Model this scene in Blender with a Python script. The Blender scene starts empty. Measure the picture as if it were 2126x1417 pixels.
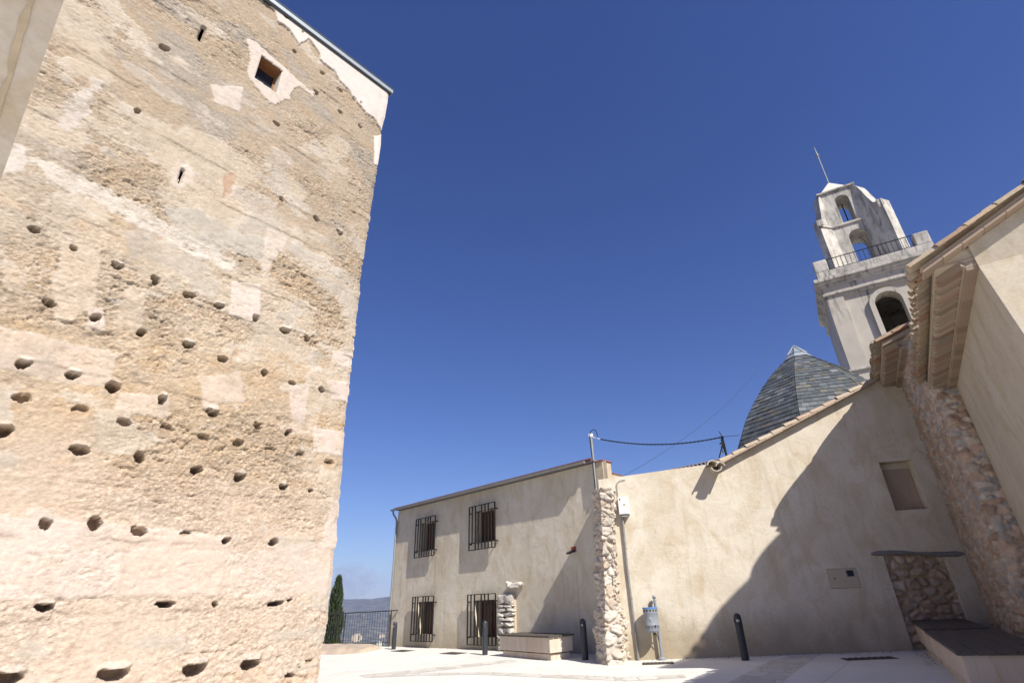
import bpy, bmesh, math, random
import numpy as np
from mathutils import Vector, Matrix
R = math.radians
rnd = random.Random(7)
sc = bpy.context.scene
COL = sc.collection

# ------------------------------------------------------------------ camera, sky, sun
F_PX, PITCH, ROLL, EYE = 1079.0, R(27.2118), R(-1.5532), 1.5935
GA, GB = 0.02908, 0.01663                      # slope of the paved square
SUN_AZ, SUN_EL = R(148.5), R(43.6)             # compass style: 0 = +Y, clockwise
cp_, sp_ = math.cos(PITCH), math.sin(PITCH)
_f = np.array([0, cp_, sp_]); _u0 = np.array([0, -sp_, cp_]); _r0 = np.array([1., 0, 0])
_r = _r0 * math.cos(ROLL) + _u0 * math.sin(ROLL)
_u = -_r0 * math.sin(ROLL) + _u0 * math.cos(ROLL)
EYEP = np.array([0, 0, EYE])
cam = bpy.data.cameras.new('camera'); camo = bpy.data.objects.new('camera', cam); COL.objects.link(camo)
cam.sensor_width = 36; cam.lens = F_PX / 2126 * 36; cam.clip_start = .05; cam.clip_end = 60000
camo.matrix_world = Matrix(((_r[0], _u[0], -_f[0], 0), (_r[1], _u[1], -_f[1], 0), (_r[2], _u[2], -_f[2], EYE), (0, 0, 0, 1)))
sc.camera = camo
w = bpy.data.worlds.new('World'); sc.world = w; w.use_nodes = True
wn = w.node_tree.nodes; wl = w.node_tree.links
bg = wn['Background']; sky = wn.new('ShaderNodeTexSky'); sky.sky_type = 'NISHITA'; sky.sun_disc = False
sky.sun_elevation = SUN_EL; sky.sun_rotation = SUN_AZ; sky.altitude = 600; sky.air_density = 1.0; sky.dust_density = .7; sky.ozone_density = 3.5
hs = wn.new('ShaderNodeHueSaturation'); hs.inputs['Saturation'].default_value = 1.25; hs.inputs['Hue'].default_value = .519
wl.new(sky.outputs[0], hs.inputs['Color']); wl.new(hs.outputs[0], bg.inputs[0]); bg.inputs[1].default_value = .071
SUNV = np.array([math.sin(SUN_AZ) * math.cos(SUN_EL), math.cos(SUN_AZ) * math.cos(SUN_EL), math.sin(SUN_EL)])
sl = bpy.data.lights.new('sun', 'SUN'); sl.energy = 4.6; sl.angle = R(.42); sl.color = (1, .945, .86)
so = bpy.data.objects.new('sun', sl); COL.objects.link(so); so.rotation_euler = Vector(SUNV).to_track_quat('Z', 'Y').to_euler()
sc.view_settings.view_transform = 'Standard'; sc.view_settings.look = 'None'; sc.view_settings.exposure = .76; sc.view_settings.gamma = 1

# ------------------------------------------------------------------ helpers
def ray(q): return _f + _r * ((q[0] - 1063) / F_PX) - _u * ((q[1] - 708.5) / F_PX)
def gz(x, y): return GA * x + GB * y
def gp(q, dz=0.):                               # the place on the paved square (raised by dz) behind a point of the photo
    r = ray(q); return r * ((dz - EYE) / (r[2] - GA * r[0] - GB * r[1])) + EYEP
class Frame:                                    # an upright plane: u along it, v = world height, n towards the camera side
    def __init__(s, O, az):
        s.O = np.array([O[0], O[1], 0.]); a = R(az)
        s.d = np.array([math.sin(a), math.cos(a), 0]); n = np.array([-math.cos(a), math.sin(a), 0])
        s.n = n if n @ (EYEP - s.O) > 0 else -n
        s.flip = np.cross(s.d, [0, 0, 1]) @ s.n < 0
    def P(s, u, v, n=0.): return s.O + s.d * u + s.n * n + np.array([0, 0, v])
    def px(s, q, n=0.):
        r = ray(q); o = s.O + s.n * n; X = r * (((o - EYEP) @ s.n) / (r @ s.n)) + EYEP
        return (X - s.O) @ s.d, X[2]
def empty(name, loc=(0, 0, 0), rz=0):
    o = bpy.data.objects.new(name, None); COL.objects.link(o); o.location = loc; o.rotation_euler = (0, 0, rz); o.empty_display_size = .2; return o
def tag(o, label=None, cat=None, group=None, kind=None):
    if label: o['label'] = label
    if cat: o['category'] = cat
    if group: o['group'] = group
    if kind: o['kind'] = kind
    return o
def link(name, me, mat=None, parent=None, smooth=False):
    if mat: me.materials.append(mat)
    if smooth: me.polygons.foreach_set('use_smooth', [True] * len(me.polygons))
    o = bpy.data.objects.new(name, me); COL.objects.link(o)
    if parent:
        o.parent = parent
        bpy.context.view_layer.update()
        o.matrix_parent_inverse = parent.matrix_world.inverted()
    return o
def mesh(name, V, Fc, mat=None, parent=None, smooth=False, cols=None):
    me = bpy.data.meshes.new(name); me.from_pydata([tuple(map(float, v)) for v in V], [], [tuple(f) for f in Fc]); me.update()
    if cols is not None: setcol(me, cols)
    return link(name, me, mat, parent, smooth)
def setcol(me, cols):
    a = me.attributes.new('Col', 'FLOAT_COLOR', 'POINT'); c = np.ones((len(me.vertices), 4), np.float32); c[:, :3] = cols; a.data.foreach_set('color', c.ravel())
def gridmesh(name, P, mat, parent=None, smooth=True, cols=None, flip=False, keep=None):
    ny, nx = P.shape[:2]; me = bpy.data.meshes.new(name); n = nx * ny
    idx = np.arange(n).reshape(ny, nx); a, b, c, d = idx[:-1, :-1], idx[:-1, 1:], idx[1:, 1:], idx[1:, :-1]
    q = np.stack([a, d, c, b] if flip else [a, b, c, d], -1).reshape(-1, 4)
    if keep is not None: q = q[keep.ravel()]
    me.vertices.add(n); me.vertices.foreach_set('co', P.reshape(-1).astype(np.float32))
    me.loops.add(len(q) * 4); me.polygons.add(len(q))
    me.loops.foreach_set('vertex_index', q.ravel().astype(np.int32)); me.polygons.foreach_set('loop_start', (np.arange(len(q)) * 4).astype(np.int32))
    me.update(calc_edges=True); me.validate()
    if cols is not None: setcol(me, cols.reshape(-1, 3))
    return link(name, me, mat, parent, smooth)
class MB:                                       # collects shapes that become ONE mesh object
    def __init__(s): s.V = []; s.F = []; s.C = []; s.c = (1, 1, 1)
    def add(s, V, Fc, col=None):
        o = len(s.V); s.V += [tuple(v) for v in V]; s.F += [tuple(i + o for i in f) for f in Fc]; s.C += [col or s.c] * len(V)
    def box(s, c, ax, ay, az, col=None):        # centre, three half-axis vectors
        c, ax, ay, az = map(np.array, (c, ax, ay, az)); V = []
        for i in (-1, 1):
            for j in (-1, 1):
                for k in (-1, 1): V.append(c + ax * i + ay * j + az * k)
        s.add(V, [(0, 1, 3, 2), (4, 6, 7, 5), (0, 4, 5, 1), (2, 3, 7, 6), (0, 2, 6, 4), (1, 5, 7, 3)], col)
    def fbox(s, fr, u0, u1, v0, v1, n0, n1, col=None):
        s.box(fr.P((u0 + u1) / 2, (v0 + v1) / 2, (n0 + n1) / 2), fr.d * (u1 - u0) / 2, fr.n * (n1 - n0) / 2, np.array([0, 0, (v1 - v0) / 2]), col)
    def tube(s, pts, r, k=8, col=None, caps=True):
        pts = [np.array(p, float) for p in pts]; rs = r if hasattr(r, '__len__') else [r] * len(pts); V = []; Fc = []
        up = None
        for i, p in enumerate(pts):
            t = pts[min(i + 1, len(pts) - 1)] - pts[max(i - 1, 0)]; t /= np.linalg.norm(t) + 1e-12
            if up is None: up = np.array([0, 0, 1.]) if abs(t[2]) < .9 else np.array([1., 0, 0])
            x = np.cross(up, t); x /= np.linalg.norm(x) + 1e-12; up = np.cross(t, x)
            for j in range(k):
                a = 2 * math.pi * j / k; V.append(p + (x * math.cos(a) + up * math.sin(a)) * rs[i])
        for i in range(len(pts) - 1):
            for j in range(k): Fc.append((i * k + j, i * k + (j + 1) % k, (i + 1) * k + (j + 1) % k, (i + 1) * k + j))
        if caps: Fc += [tuple(range(k))[::-1], tuple((len(pts) - 1) * k + j for j in range(k))]
        s.add(V, Fc, col)
    def lathe(s, prof, k=24, c=(0, 0, 0), a0=0, a1=None, col=None):
        full = a1 is None; n = k if full else k + 1; V = []; Fc = []
        for (r, z) in prof:
            for j in range(n):
                a = a0 + ((2 * math.pi * j / k) if full else (a1 - a0) * j / k); V.append((c[0] + r * math.cos(a), c[1] + r * math.sin(a), c[2] + z))
        for i in range(len(prof) - 1):
            for j in range(k):
                j2 = (j + 1) % n; Fc.append((i * n + j, i * n + j2, (i + 1) * n + j2, (i + 1) * n + j))
        s.add(V, Fc, col)
    def prism(s, poly, ext, col=None):          # polygon of 3-D points pushed along a vector
        n = len(poly); V = [np.array(p, float) for p in poly]; V += [v + np.array(ext) for v in V]
        Fc = [tuple(range(n))[::-1], tuple(range(n, 2 * n))] + [(i, (i + 1) % n, (i + 1) % n + n, i + n) for i in range(n)]
        s.add(V, Fc, col)
    def build(s, name, mat, parent=None, smooth=False, bevel=0, cols=False):
        o = mesh(name, s.V, s.F, mat, None, smooth, np.array(s.C) if cols else None)
        bm = bmesh.new(); bm.from_mesh(o.data); bmesh.ops.recalc_face_normals(bm, faces=bm.faces)
        if bevel: bmesh.ops.bevel(bm, geom=[e for e in bm.edges if len(e.link_faces) == 2 and e.calc_face_angle(0) > .6], offset=bevel, segments=2, affect='EDGES', profile=.6)
        bm.to_mesh(o.data); bm.free()
        if smooth: o.data.set_sharp_from_angle(angle=R(38))
        if parent:
            o.parent = parent; bpy.context.view_layer.update(); o.matrix_parent_inverse = parent.matrix_world.inverted()
        return o
def local(o, parent):                           # a part modelled round the origin and hung on its thing as it is
    o.parent = parent; o.matrix_parent_inverse = Matrix.Identity(4); return o
def copy_tree(o, parent=None):
    c = o.copy(); COL.objects.link(c)
    if parent: c.parent = parent
    for ch in list(o.children): copy_tree(ch, c)
    return c
# -------- noise on arrays
def _h(i, j, s):
    n = (i.astype(np.int64) * 374761393 + j.astype(np.int64) * 668265263 + s * 974634599) & 0xffffffff
    n = ((n ^ (n >> 13)) * 1274126177) & 0xffffffff
    return ((n ^ (n >> 16)) & 0xffff) / 65535.
def vn(x, y, s=0):
    i, j = np.floor(x), np.floor(y); fx, fy = x - i, y - j; fx = fx * fx * (3 - 2 * fx); fy = fy * fy * (3 - 2 * fy)
    a, b, c, d = _h(i, j, s), _h(i + 1, j, s), _h(i, j + 1, s), _h(i + 1, j + 1, s)
    return (a + (b - a) * fx) * (1 - fy) + (c + (d - c) * fx) * fy
def fbm(x, y, s=0, o=4, g=.5):
    t = 0; a = 1; n = 0
    for k in range(o): t = t + a * vn(x * 2 ** k + 17.3 * k, y * 2 ** k + 9.1 * k, s + k); n += a; a *= g
    return t / n
def voro_d(x, y, s=0, jit=.85):                 # the same, with the offset from the cell's own point
    i0, j0 = np.floor(x), np.floor(y); f1 = np.full(x.shape, 9.); DX = np.zeros(x.shape); DY = np.zeros(x.shape)
    for di in (-1, 0, 1):
        for dj in (-1, 0, 1):
            i, j = i0 + di, j0 + dj; dx = x - (i + .5 + jit * (_h(i, j, s) - .5)); dy = y - (j + .5 + jit * (_h(i, j, s + 5) - .5)); d = np.hypot(dx, dy); m = d < f1
            DX = np.where(m, dx, DX); DY = np.where(m, dy, DY); f1 = np.where(m, d, f1)
    return DX, DY
def voro(x, y, s=0, jit=.85):                   # nearest, second nearest, cell id value, offset in the cell
    i0, j0 = np.floor(x), np.floor(y); f1 = np.full(x.shape, 9.); f2 = np.full(x.shape, 9.); cid = np.zeros(x.shape)
    for di in (-1, 0, 1):
        for dj in (-1, 0, 1):
            i, j = i0 + di, j0 + dj; px = i + .5 + jit * (_h(i, j, s) - .5); py = j + .5 + jit * (_h(i, j, s + 5) - .5)
            d = np.hypot(x - px, y - py); m = d < f1
            f2 = np.where(m, f1, np.minimum(f2, d)); cid = np.where(m, _h(i, j, s + 11), cid); f1 = np.where(m, d, f1)
    return f1, f2, cid
def ss(a, b, x): t = np.clip((x - a) / (b - a + 1e-12), 0, 1); return t * t * (3 - 2 * t)
def mixc(c, k, col): return c * (1 - k[..., None]) + np.array(col) * k[..., None]
def inpoly(U, V, poly):                         # signed: distance inside positive
    ins = np.zeros(U.shape, bool); dist = np.full(U.shape, 1e9); n = len(poly)
    for i in range(n):
        (x0, y0), (x1, y1) = poly[i], poly[(i + 1) % n]
        c = (y0 > V) != (y1 > V)
        with np.errstate(divide='ignore', invalid='ignore'): xx = (x1 - x0) * (V - y0) / (y1 - y0 + 1e-12) + x0
        ins ^= c & (U < xx)
        L = (x1 - x0) ** 2 + (y1 - y0) ** 2 + 1e-12; t = np.clip(((U - x0) * (x1 - x0) + (V - y0) * (y1 - y0)) / L, 0, 1)
        dist = np.minimum(dist, np.hypot(U - x0 - t * (x1 - x0), V - y0 - t * (y1 - y0)))
    return np.where(ins, dist, -dist)

# ------------------------------------------------------------------ materials
class M_:
    def __init__(s, name, rough=.85, metal=0.):
        s.m = bpy.data.materials.new(name); s.m.use_nodes = True; s.N = s.m.node_tree.nodes; s.L = s.m.node_tree.links
        s.b = s.N['Principled BSDF']; s.b.inputs['Roughness'].default_value = rough; s.b.inputs['Metallic'].default_value = metal
        s.b.inputs['Specular IOR Level'].default_value = .3
        s.geo = s.N.new('ShaderNodeNewGeometry'); s.pos = s.geo.outputs['Position']
    def vec(s, sx, sy, sz, off=0.):
        n = s.N.new('ShaderNodeMapping'); n.inputs['Scale'].default_value = (sx, sy, sz); n.inputs['Location'].default_value = (off, off * .7, off * .3); s.L.new(s.pos, n.inputs[0]); return n.outputs[0]
    def noise(s, scale, det=4, rough=.55, vec=None, dist=0.):
        n = s.N.new('ShaderNodeTexNoise'); n.inputs['Scale'].default_value = scale; n.inputs['Detail'].default_value = det; n.inputs['Roughness'].default_value = rough; n.inputs['Distortion'].default_value = dist
        s.L.new(vec or s.pos, n.inputs['Vector']); return n.outputs[0]
    def ramp(s, fac, stops):
        n = s.N.new('ShaderNodeValToRGB'); e = n.color_ramp.elements
        while len(e) < len(stops): e.new(.5)
        for x, (p, c) in zip(e, stops): x.position = p; x.color = (*c, 1) if hasattr(c, '__len__') else (c, c, c, 1)
        s.L.new(fac, n.inputs[0]); return n.outputs[0]
    def mix(s, f, a, b, mode='MIX'):
        n = s.N.new('ShaderNodeMix'); n.data_type = 'RGBA'; n.blend_type = mode
        for i, x in ((0, f), (6, a), (7, b)):
            if hasattr(x, 'is_output'): s.L.new(x, n.inputs[i])
            elif i: n.inputs[i].default_value = (*x, 1)
            else: n.inputs[i].default_value = x
        return n.outputs[2]
    def math(s, op, a, b=0.):
        n = s.N.new('ShaderNodeMath'); n.operation = op
        for i, x in ((0, a), (1, b)):
            if hasattr(x, 'is_output'): s.L.new(x, n.inputs[i])
            else: n.inputs[i].default_value = x
        return n.outputs[0]
    def z(s):
        n = s.N.new('ShaderNodeSeparateXYZ'); s.L.new(s.pos, n.inputs[0]); return n.outputs[2]
    def attr(s, nm='Col'):
        n = s.N.new('ShaderNodeAttribute'); n.attribute_name = nm; return n.outputs[0]
    def col(s, c):
        if hasattr(c, 'is_output'): s.L.new(c, s.b.inputs['Base Color'])
        else: s.b.inputs['Base Color'].default_value = (*c, 1)
    def bump(s, h, strength=.3, dist=.01, prev=None):
        n = s.N.new('ShaderNodeBump'); n.inputs['Strength'].default_value = strength; n.inputs['Distance'].default_value = dist; s.L.new(h, n.inputs['Height'])
        if prev is not None: s.L.new(prev, n.inputs['Normal'])
        s.L.new(n.outputs[0], s.b.inputs['Normal']); return n.outputs[0]
def simple(name, c, rough=.6, metal=0., var=.12, sc_=6., bump=0., bs=60.):
    M = M_(name, rough, metal); n = M.noise(sc_, 5)
    M.col(M.ramp(n, [(.25, tuple(x * (1 - var) for x in c)), (.75, tuple(min(1, x * (1 + var)) for x in c))]))
    if bump: M.bump(M.noise(bs, 4), bump, .004)
    return M.m
def vcol(name, rough=.9, bump=.25, bs=45., dist=.006, var=.18):
    M = M_(name, rough); n = M.noise(bs, 5, .6); g = M.ramp(n, [(.2, 1 - var), (.8, 1 + 0 * var)])
    M.col(M.mix(1., M.attr(), g, 'MULTIPLY')); M.bump(n, bump, dist); return M.m
def plaster(name, base, pale, stain, off, bump=.35, foot=.9, footz=.35):
    M = M_(name, .93)
    big = M.noise(.55, 5, .6, M.vec(1, 1, 1, off), 1.2); mid = M.noise(2.2, 5, .62, M.vec(1, 1, .55, off + 3), .9); streak = M.noise(1.5, 4, .6, M.vec(2.2, 2.2, .22, off + 9), .6)
    c = M.ramp(big, [(.32, base), (.66, pale)])
    c = M.mix(M.ramp(mid, [(.47, 0.), (.72, .75)]), c, stain)
    c = M.mix(M.ramp(streak, [(.55, 0.), (.8, .5)]), c, tuple(x * .72 for x in stain))
    zz = M.math('SUBTRACT', M.math('MULTIPLY', M.noise(1.3, 4, .6, M.vec(1, 1, .5, off + 5)), foot * 1.6), M.math('SUBTRACT', M.z(), footz))
    c = M.mix(M.ramp(zz, [(.0, 0.), (.9, .75)]), c, tuple(x * .62 for x in stain))
    wv_ = M.N.new('ShaderNodeTexNoise'); wv_.inputs['Scale'].default_value = 1.3; wv_.inputs['Detail'].default_value = 6; M.L.new(M.vec(1, 1, 1, off + 13), wv_.inputs['Vector'])
    va = M.N.new('ShaderNodeVectorMath'); va.operation = 'MULTIPLY_ADD'; M.L.new(wv_.outputs['Color'], va.inputs[0]); va.inputs[1].default_value = (1.1, 1.1, 1.1); M.L.new(M.vec(.33, .33, .22, off + 2), va.inputs[2])
    vc = M.N.new('ShaderNodeTexVoronoi'); vc.feature = 'DISTANCE_TO_EDGE'; vc.inputs['Scale'].default_value = 1.; M.L.new(va.outputs[0], vc.inputs['Vector'])
    ck = M.math('MULTIPLY', M.ramp(vc.outputs['Distance'], [(0., 1.), (.0045, 0.)]), M.ramp(M.noise(.7, 3, .5, M.vec(1, 1, 1, off + 21)), [(.52, 0.), (.62, .5)])); c = M.mix(ck, c, (.22, .175, .12))
    fine = M.noise(26, 5, .65); sp = M.ramp(fine, [(.3, .9), (.7, 1.06)]); c = M.mix(1., c, sp, 'MULTIPLY'); M.col(c)
    trow = M.noise(1.7, 3, .5, M.vec(1, 1, 1.3, off), .8)
    b1 = M.bump(trow, bump, .09); b2 = M.bump(M.noise(7, 3, .5, None, .5), bump * .6, .018, b1); M.bump(M.noise(70, 4, .6), .22, .004, b2)
    return M.m
def wood(name, c, var=.35):
    M = M_(name, .7); g = M.noise(5, 6, .6, M.vec(9, 9, 9), .6); M.col(M.ramp(g, [(.3, tuple(x * (1 - var) for x in c)), (.7, tuple(x * (1 + var) for x in c))])); M.bump(g, .3, .004); return M.m

M = M_('rammed_earth', .96); at_ = M.N.new('ShaderNodeAttribute'); at_.attribute_name = 'Rgh'; rg = at_.outputs['Fac']
g1 = M.noise(15, 6, .72, M.vec(1, 1, 1.7, 2)); g2 = M.noise(42, 4, .7, M.vec(1, 1, 1.4, 5)); vo = M.N.new('ShaderNodeTexVoronoi'); vo.inputs['Scale'].default_value = 21; M.L.new(M.vec(1, 1, 1.7, 1), vo.inputs['Vector']); bwv = M.N.new('ShaderNodeRGBToBW'); M.L.new(vo.outputs['Color'], bwv.inputs[0])
k1 = M.ramp(g1, [(.32, .74), (.52, 1.), (.7, 1.14)]); k2 = M.ramp(g2, [(.3, .82), (.7, 1.1)]); k3 = M.ramp(bwv.outputs[0], [(.15, .80), (.85, 1.16)])
cc_ = M.mix(1., M.mix(1., k1, k2, 'MULTIPLY'), k3, 'MULTIPLY'); cc_ = M.mix(M.math('ADD', M.math('MULTIPLY', rg, .85), .12), (1, 1, 1), cc_); M.col(M.mix(1., M.attr(), cc_, 'MULTIPLY'))
hgt = M.math('MULTIPLY', M.math('ADD', M.math('ADD', g1, M.math('MULTIPLY', g2, .45)), M.math('MULTIPLY', vo.outputs['Distance'], -.6)), M.math('ADD', M.math('MULTIPLY', rg, .9), .1)); M.bump(hgt, .7, .018); m_tower = M.m
m_rubble = vcol('limestone_rubble', .92, .4, 42, .008, .25)
m_house = plaster('house_plaster', (.56, .495, .385), (.655, .60, .50), (.485, .39, .26), 0, .17)
m_gable = plaster('gable_plaster', (.535, .47, .365), (.635, .58, .48), (.465, .37, .24), 31, .22, 1.1, .6)
m_church = plaster('church_plaster', (.44, .375, .28), (.50, .44, .34), (.39, .305, .19), 57, .28)
m_lintel_side = plaster('canopy_plaster', (.50, .45, .39), (.54, .49, .43), (.43, .32, .17), 77, .1)
m_white = simple('white_render', (.66, .61, .54), .9, 0, .07, 5, .25, 60)
m_metal = simple('galvanised_steel', (.30, .31, .31), .45, .5, .15, 8)
m_zinc = simple('zinc_sheet', (.45, .50, .52), .4, .6, .08, 4)
m_dark = simple('dark_sheet', (.05, .055, .06), .5, .2)
m_iron = simple('black_iron', (.022, .02, .02), .5, .3)
m_rail = simple('painted_rail_steel', (.05, .052, .055), .5, .3)
m_boll = simple('anthracite_paint', (.040, .044, .052), .42, .1, .2, 10, .05, 90)
m_glassy = simple('pale_diffuser', (.55, .55, .52), .25)
m_grate = simple('cast_iron_grate', (.085, .07, .066), .65, .3, .25, 20)
m_wood = wood('brown_shutter_wood', (.095, .045, .025))
m_lining = wood('oiled_pine', (.24, .11, .045))
m_plank = wood('weathered_bench_planks', (.085, .072, .062))
m_beam = wood('grey_old_timber', (.20, .19, .185), .4)
m_bin = simple('grey_bin_plastic', (.23, .25, .285), .5, 0, .06, 6)
m_blue = simple('blue_bin_rim', (.08, .22, .52), .45)
m_abs = simple('white_box_plastic', (.70, .70, .69), .45, 0, .03)
m_cab = simple('beige_cabinet', (.47, .40, .30), .6, 0, .04)
m_black = simple('black_cable', (.012, .012, .013), .6)
m_pane = simple('dark_glass', (.02, .025, .04), .08)
m_yel = simple('yellow_sign', (.75, .5, .05), .5)
m_redt = simple('red_clay_edge', (.30, .095, .06), .8, 0, .2, 9)
m_brick = vcol('old_brick', .9, .35, 50, .006, .25)
m_tile = vcol('clay_tile', .9, .5, 30, .008, .35)
m_niche = plaster('niche_plaster', (.37, .275, .20), (.44, .345, .26), (.33, .235, .165), 91, .3)
m_ochre = simple('ochre_stain', (.45, .375, .27), .9, 0, .3, 8)
m_tile2 = simple('faded_roof', (.36, .27, .20), .9)
m_slate = vcol('slate', .36, .18, 30, .004, .3)
m_cem = None
M = M_('weathered_cement', .93); n = M.noise(1.1, 6, .65, None, .8); n2 = M.noise(2.6, 5, .65, M.vec(1.6, 1.6, .3, 4), .5)
c = M.ramp(n, [(.35, (.36, .335, .295)), (.6, (.55, .515, .455))]); c = M.mix(M.ramp(n2, [(.49, 0.), (.66, .85)]), c, (.15, .142, .132)); M.col(c); M.bump(M.noise(25, 5), .3, .01); m_cem = M.m
M = M_('bell_tower_render', .93); n = M.noise(.7, 5, .6, None, .6); c = M.ramp(n, [(.35, (.41, .37, .315)), (.65, (.50, .455, .39))])
n2 = M.noise(1.7, 4, .6, M.vec(2.2, 2.2, .35, 2)); zf = M.ramp(M.math('SUBTRACT', M.z(), 13.2), [(0., 0.), (1., 1.)])
c = M.mix(M.math('MULTIPLY', M.ramp(n2, [(.54, 0.), (.66, .9)]), zf), c, (.15, .14, .135)); M.col(c); M.bump(M.noise(22, 4), .2, .008); m_bell = M.m
M = M_('plaza_concrete', .9); n = M.noise(.5, 6, .6, None, .5); n2 = M.noise(3.5, 6, .7)
c = M.ramp(n, [(.3, (.60, .58, .53)), (.7, (.68, .66, .61))]); c = M.mix(M.ramp(n2, [(.55, 0.), (.75, .35)]), c, (.50, .47, .415)); vr = M.N.new('ShaderNodeVectorRotate'); vr.inputs['Angle'].default_value = R(38); M.L.new(M.pos, vr.inputs['Vector']); sx = M.N.new('ShaderNodeSeparateXYZ'); M.L.new(vr.outputs[0], sx.inputs[0]); wob_ = M.math('MULTIPLY', M.noise(.6, 3), .10)
for o_ in (0, 1):
    ln = M.math('ABSOLUTE', M.math('SUBTRACT', M.math('FRACT', M.math('ADD', M.math('MULTIPLY', sx.outputs[o_], .2), M.math('MULTIPLY', wob_, .1))), .5)); c = M.mix(M.ramp(ln, [(0., .55), (.0022, 0.)]), c, (.33, .30, .26))
st_ = M.ramp(M.noise(.9, 5, .65, M.vec(1, 1, 1, 8), 1.), [(.56, 0.), (.7, .3)]); c = M.mix(st_, c, (.42, .385, .325)); M.col(c); M.bump(M.noise(40, 5, .7), .25, .004); m_plaza = M.m
M = M_('paved_stones', .9); v = M.N.new('ShaderNodeTexVoronoi'); v.feature = 'DISTANCE_TO_EDGE'; v.inputs['Scale'].default_value = 2.6; M.L.new(M.pos, v.inputs['Vector'])
v2 = M.N.new('ShaderNodeTexVoronoi'); v2.inputs['Scale'].default_value = 2.6; M.L.new(M.pos, v2.inputs['Vector'])
bw = M.N.new('ShaderNodeRGBToBW'); M.L.new(v2.outputs['Color'], bw.inputs[0]); c = M.ramp(bw.outputs[0], [(.2, (.47, .44, .385)), (.8, (.585, .56, .51))]); c = M.mix(M.ramp(v.outputs['Distance'], [(.0, .8), (.06, 0.)]), c, (.36, .33, .285)); M.col(c)
M.bump(M.ramp(v.outputs['Distance'], [(.0, 0.), (.12, 1.)]), .5, .02, M.bump(M.noise(14, 4), .4, .01)); m_pave = M.m
M = M_('seat_stone', .85); n = M.noise(1.6, 5, .6, M.vec(1.5, 1.5, .35, 3), .8); n2 = M.noise(7, 5, .65, M.vec(1.5, 1.5, .2, 6))
c = M.ramp(n, [(.35, (.50, .405, .315)), (.7, (.60, .53, .45))]); c = M.mix(M.ramp(n2, [(.55, 0.), (.7, .65)]), c, (.42, .26, .15)); M.col(c); M.bump(M.noise(30, 5), .3, .005); m_seat = M.m
M = M_('distant_scrub', .95); n = M.noise(.012, 6, .7); n2 = M.noise(.0016, 4, .6)
c = M.ramp(n, [(.40, (.03, .038, .022)), (.5, (.075, .075, .045)), (.64, (.26, .225, .16))]); c = M.mix(M.ramp(n2, [(.4, 0.), (.65, .6)]), c, (.06, .072, .04)); M.col(c); m_scrub = M.m
M = M_('cypress_foliage', .8); M.col(M.mix(1., M.attr(), M.ramp(M.noise(9, 3), [(.3, .6), (.7, 1.2)]), 'MULTIPLY')); m_leaf = M.m
m_bark = simple('bark', (.10, .07, .05), .95, 0, .3, 20, .5)

# ------------------------------------------------------------------ ground and far land
A0 = gp((816, 1341)); G0 = gp((1328, 1369.5))
rl0, rl1 = gp((703, 1343)), gp((808, 1341.5))
rd = (rl0 - rl1)[:2]; rd /= np.linalg.norm(rd); rn = np.array([rd[1], -rd[0]]);
if rn @ rl1[:2] < 0: rn = -rn                   # away from the camera
e0 = rl1[:2] + rd * 22 + rn * .35; e1 = rl1[:2] - rd * .6 + rn * .35
pts = [(-45, -30), (45, -30), (45, 45), (2, 45), (e1[0] + 2, e1[1] + 6), tuple(e1), tuple(e0), (-45, e0[1])]
mb = MB(); mb.prism([(x, y, gz(x, y)) for x, y in pts], (0, 0, -6)); tag(mb.build('plaza', m_plaza), kind='structure')
def strip(name, qs, mat, dz):
    P = [gp(q) for q in qs]; return mesh(name, [(x, y, gz(x, y) + dz) for x, y, _ in P], [tuple(range(len(P)))], mat)
tag(strip('paved_band', [(1652, 1360.5), (1700, 1359.5), (1668, 1380), (1640, 1400), (1600, 1440), (1480, 1440), (1520, 1412), (1570, 1385), (1600, 1370)], m_pave, .004), kind='structure')
tag(strip('pebble_band', [(745, 1401), (900, 1385), (1060, 1368.5), (1075, 1371), (930, 1389), (860, 1397), (1010, 1394), (1120, 1398), (1300, 1404), (1420, 1399), (1425, 1406), (1300, 1413), (1100, 1404), (980, 1399), (860, 1402), (760, 1406)], m_pave, .004), kind='structure')
# terrain: one sheet round the hill to the horizon
angs = np.concatenate([np.arange(-180, -30, 5), np.arange(-30, 0, .3), np.arange(0, 180.1, 5)]); rad = np.concatenate([[8, 22, 30, 34, 38, 44], np.geomspace(52, 16000, 190)])
AA, RR = np.meshgrid(np.radians(angs), rad); X, Y = RR * np.sin(AA), RR * np.cos(AA)
lev = np.interp(RR, [0, 22, 30, 36, 50, 120, 400, 1200, 2600, 4200, 5200, 16000], [-7, -7, -7, -8, -12, -38, -112, -165, -172, -150, -110, -60])
Z = lev + ss(60, 600, RR) * (fbm(X / 420, Y / 420, 3, 5) - .5) * 46
wob = fbm(np.degrees(AA) / 7 + 40, RR / 2600, 8, 5)
az_d = np.degrees(AA)
crest = np.interp(az_d, [-180, -40, -26, -20.5, -17.6, -15.5, -14.2, -12.3, -10, -4, 20, 180], [190, 225, 245, 222, 216, 205, 206, 242, 265, 270, 190, 190])
m1 = ss(4300, 8200, RR) * (1 - ss(8300, 12000, RR) * .5)
Z = Z + m1 * ((crest + 60) * 1.0) + ss(3600, 6000, RR) * (fbm(X / 900, Y / 900, 21, 6) - .5) * 150 * (1 - .82 * ss(6600, 8200, RR)) + m1 * (wob - .5) * 26
gridmesh('terrain', np.stack([X, Y, Z], -1), m_scrub, smooth=True, flip=True)
tag(bpy.data.objects['terrain'], kind='structure')
hb = MB(); hb.box((0, 0, 250), (17000, 0, 0), (0, 17000, 0), (0, 0, 540))
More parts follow.
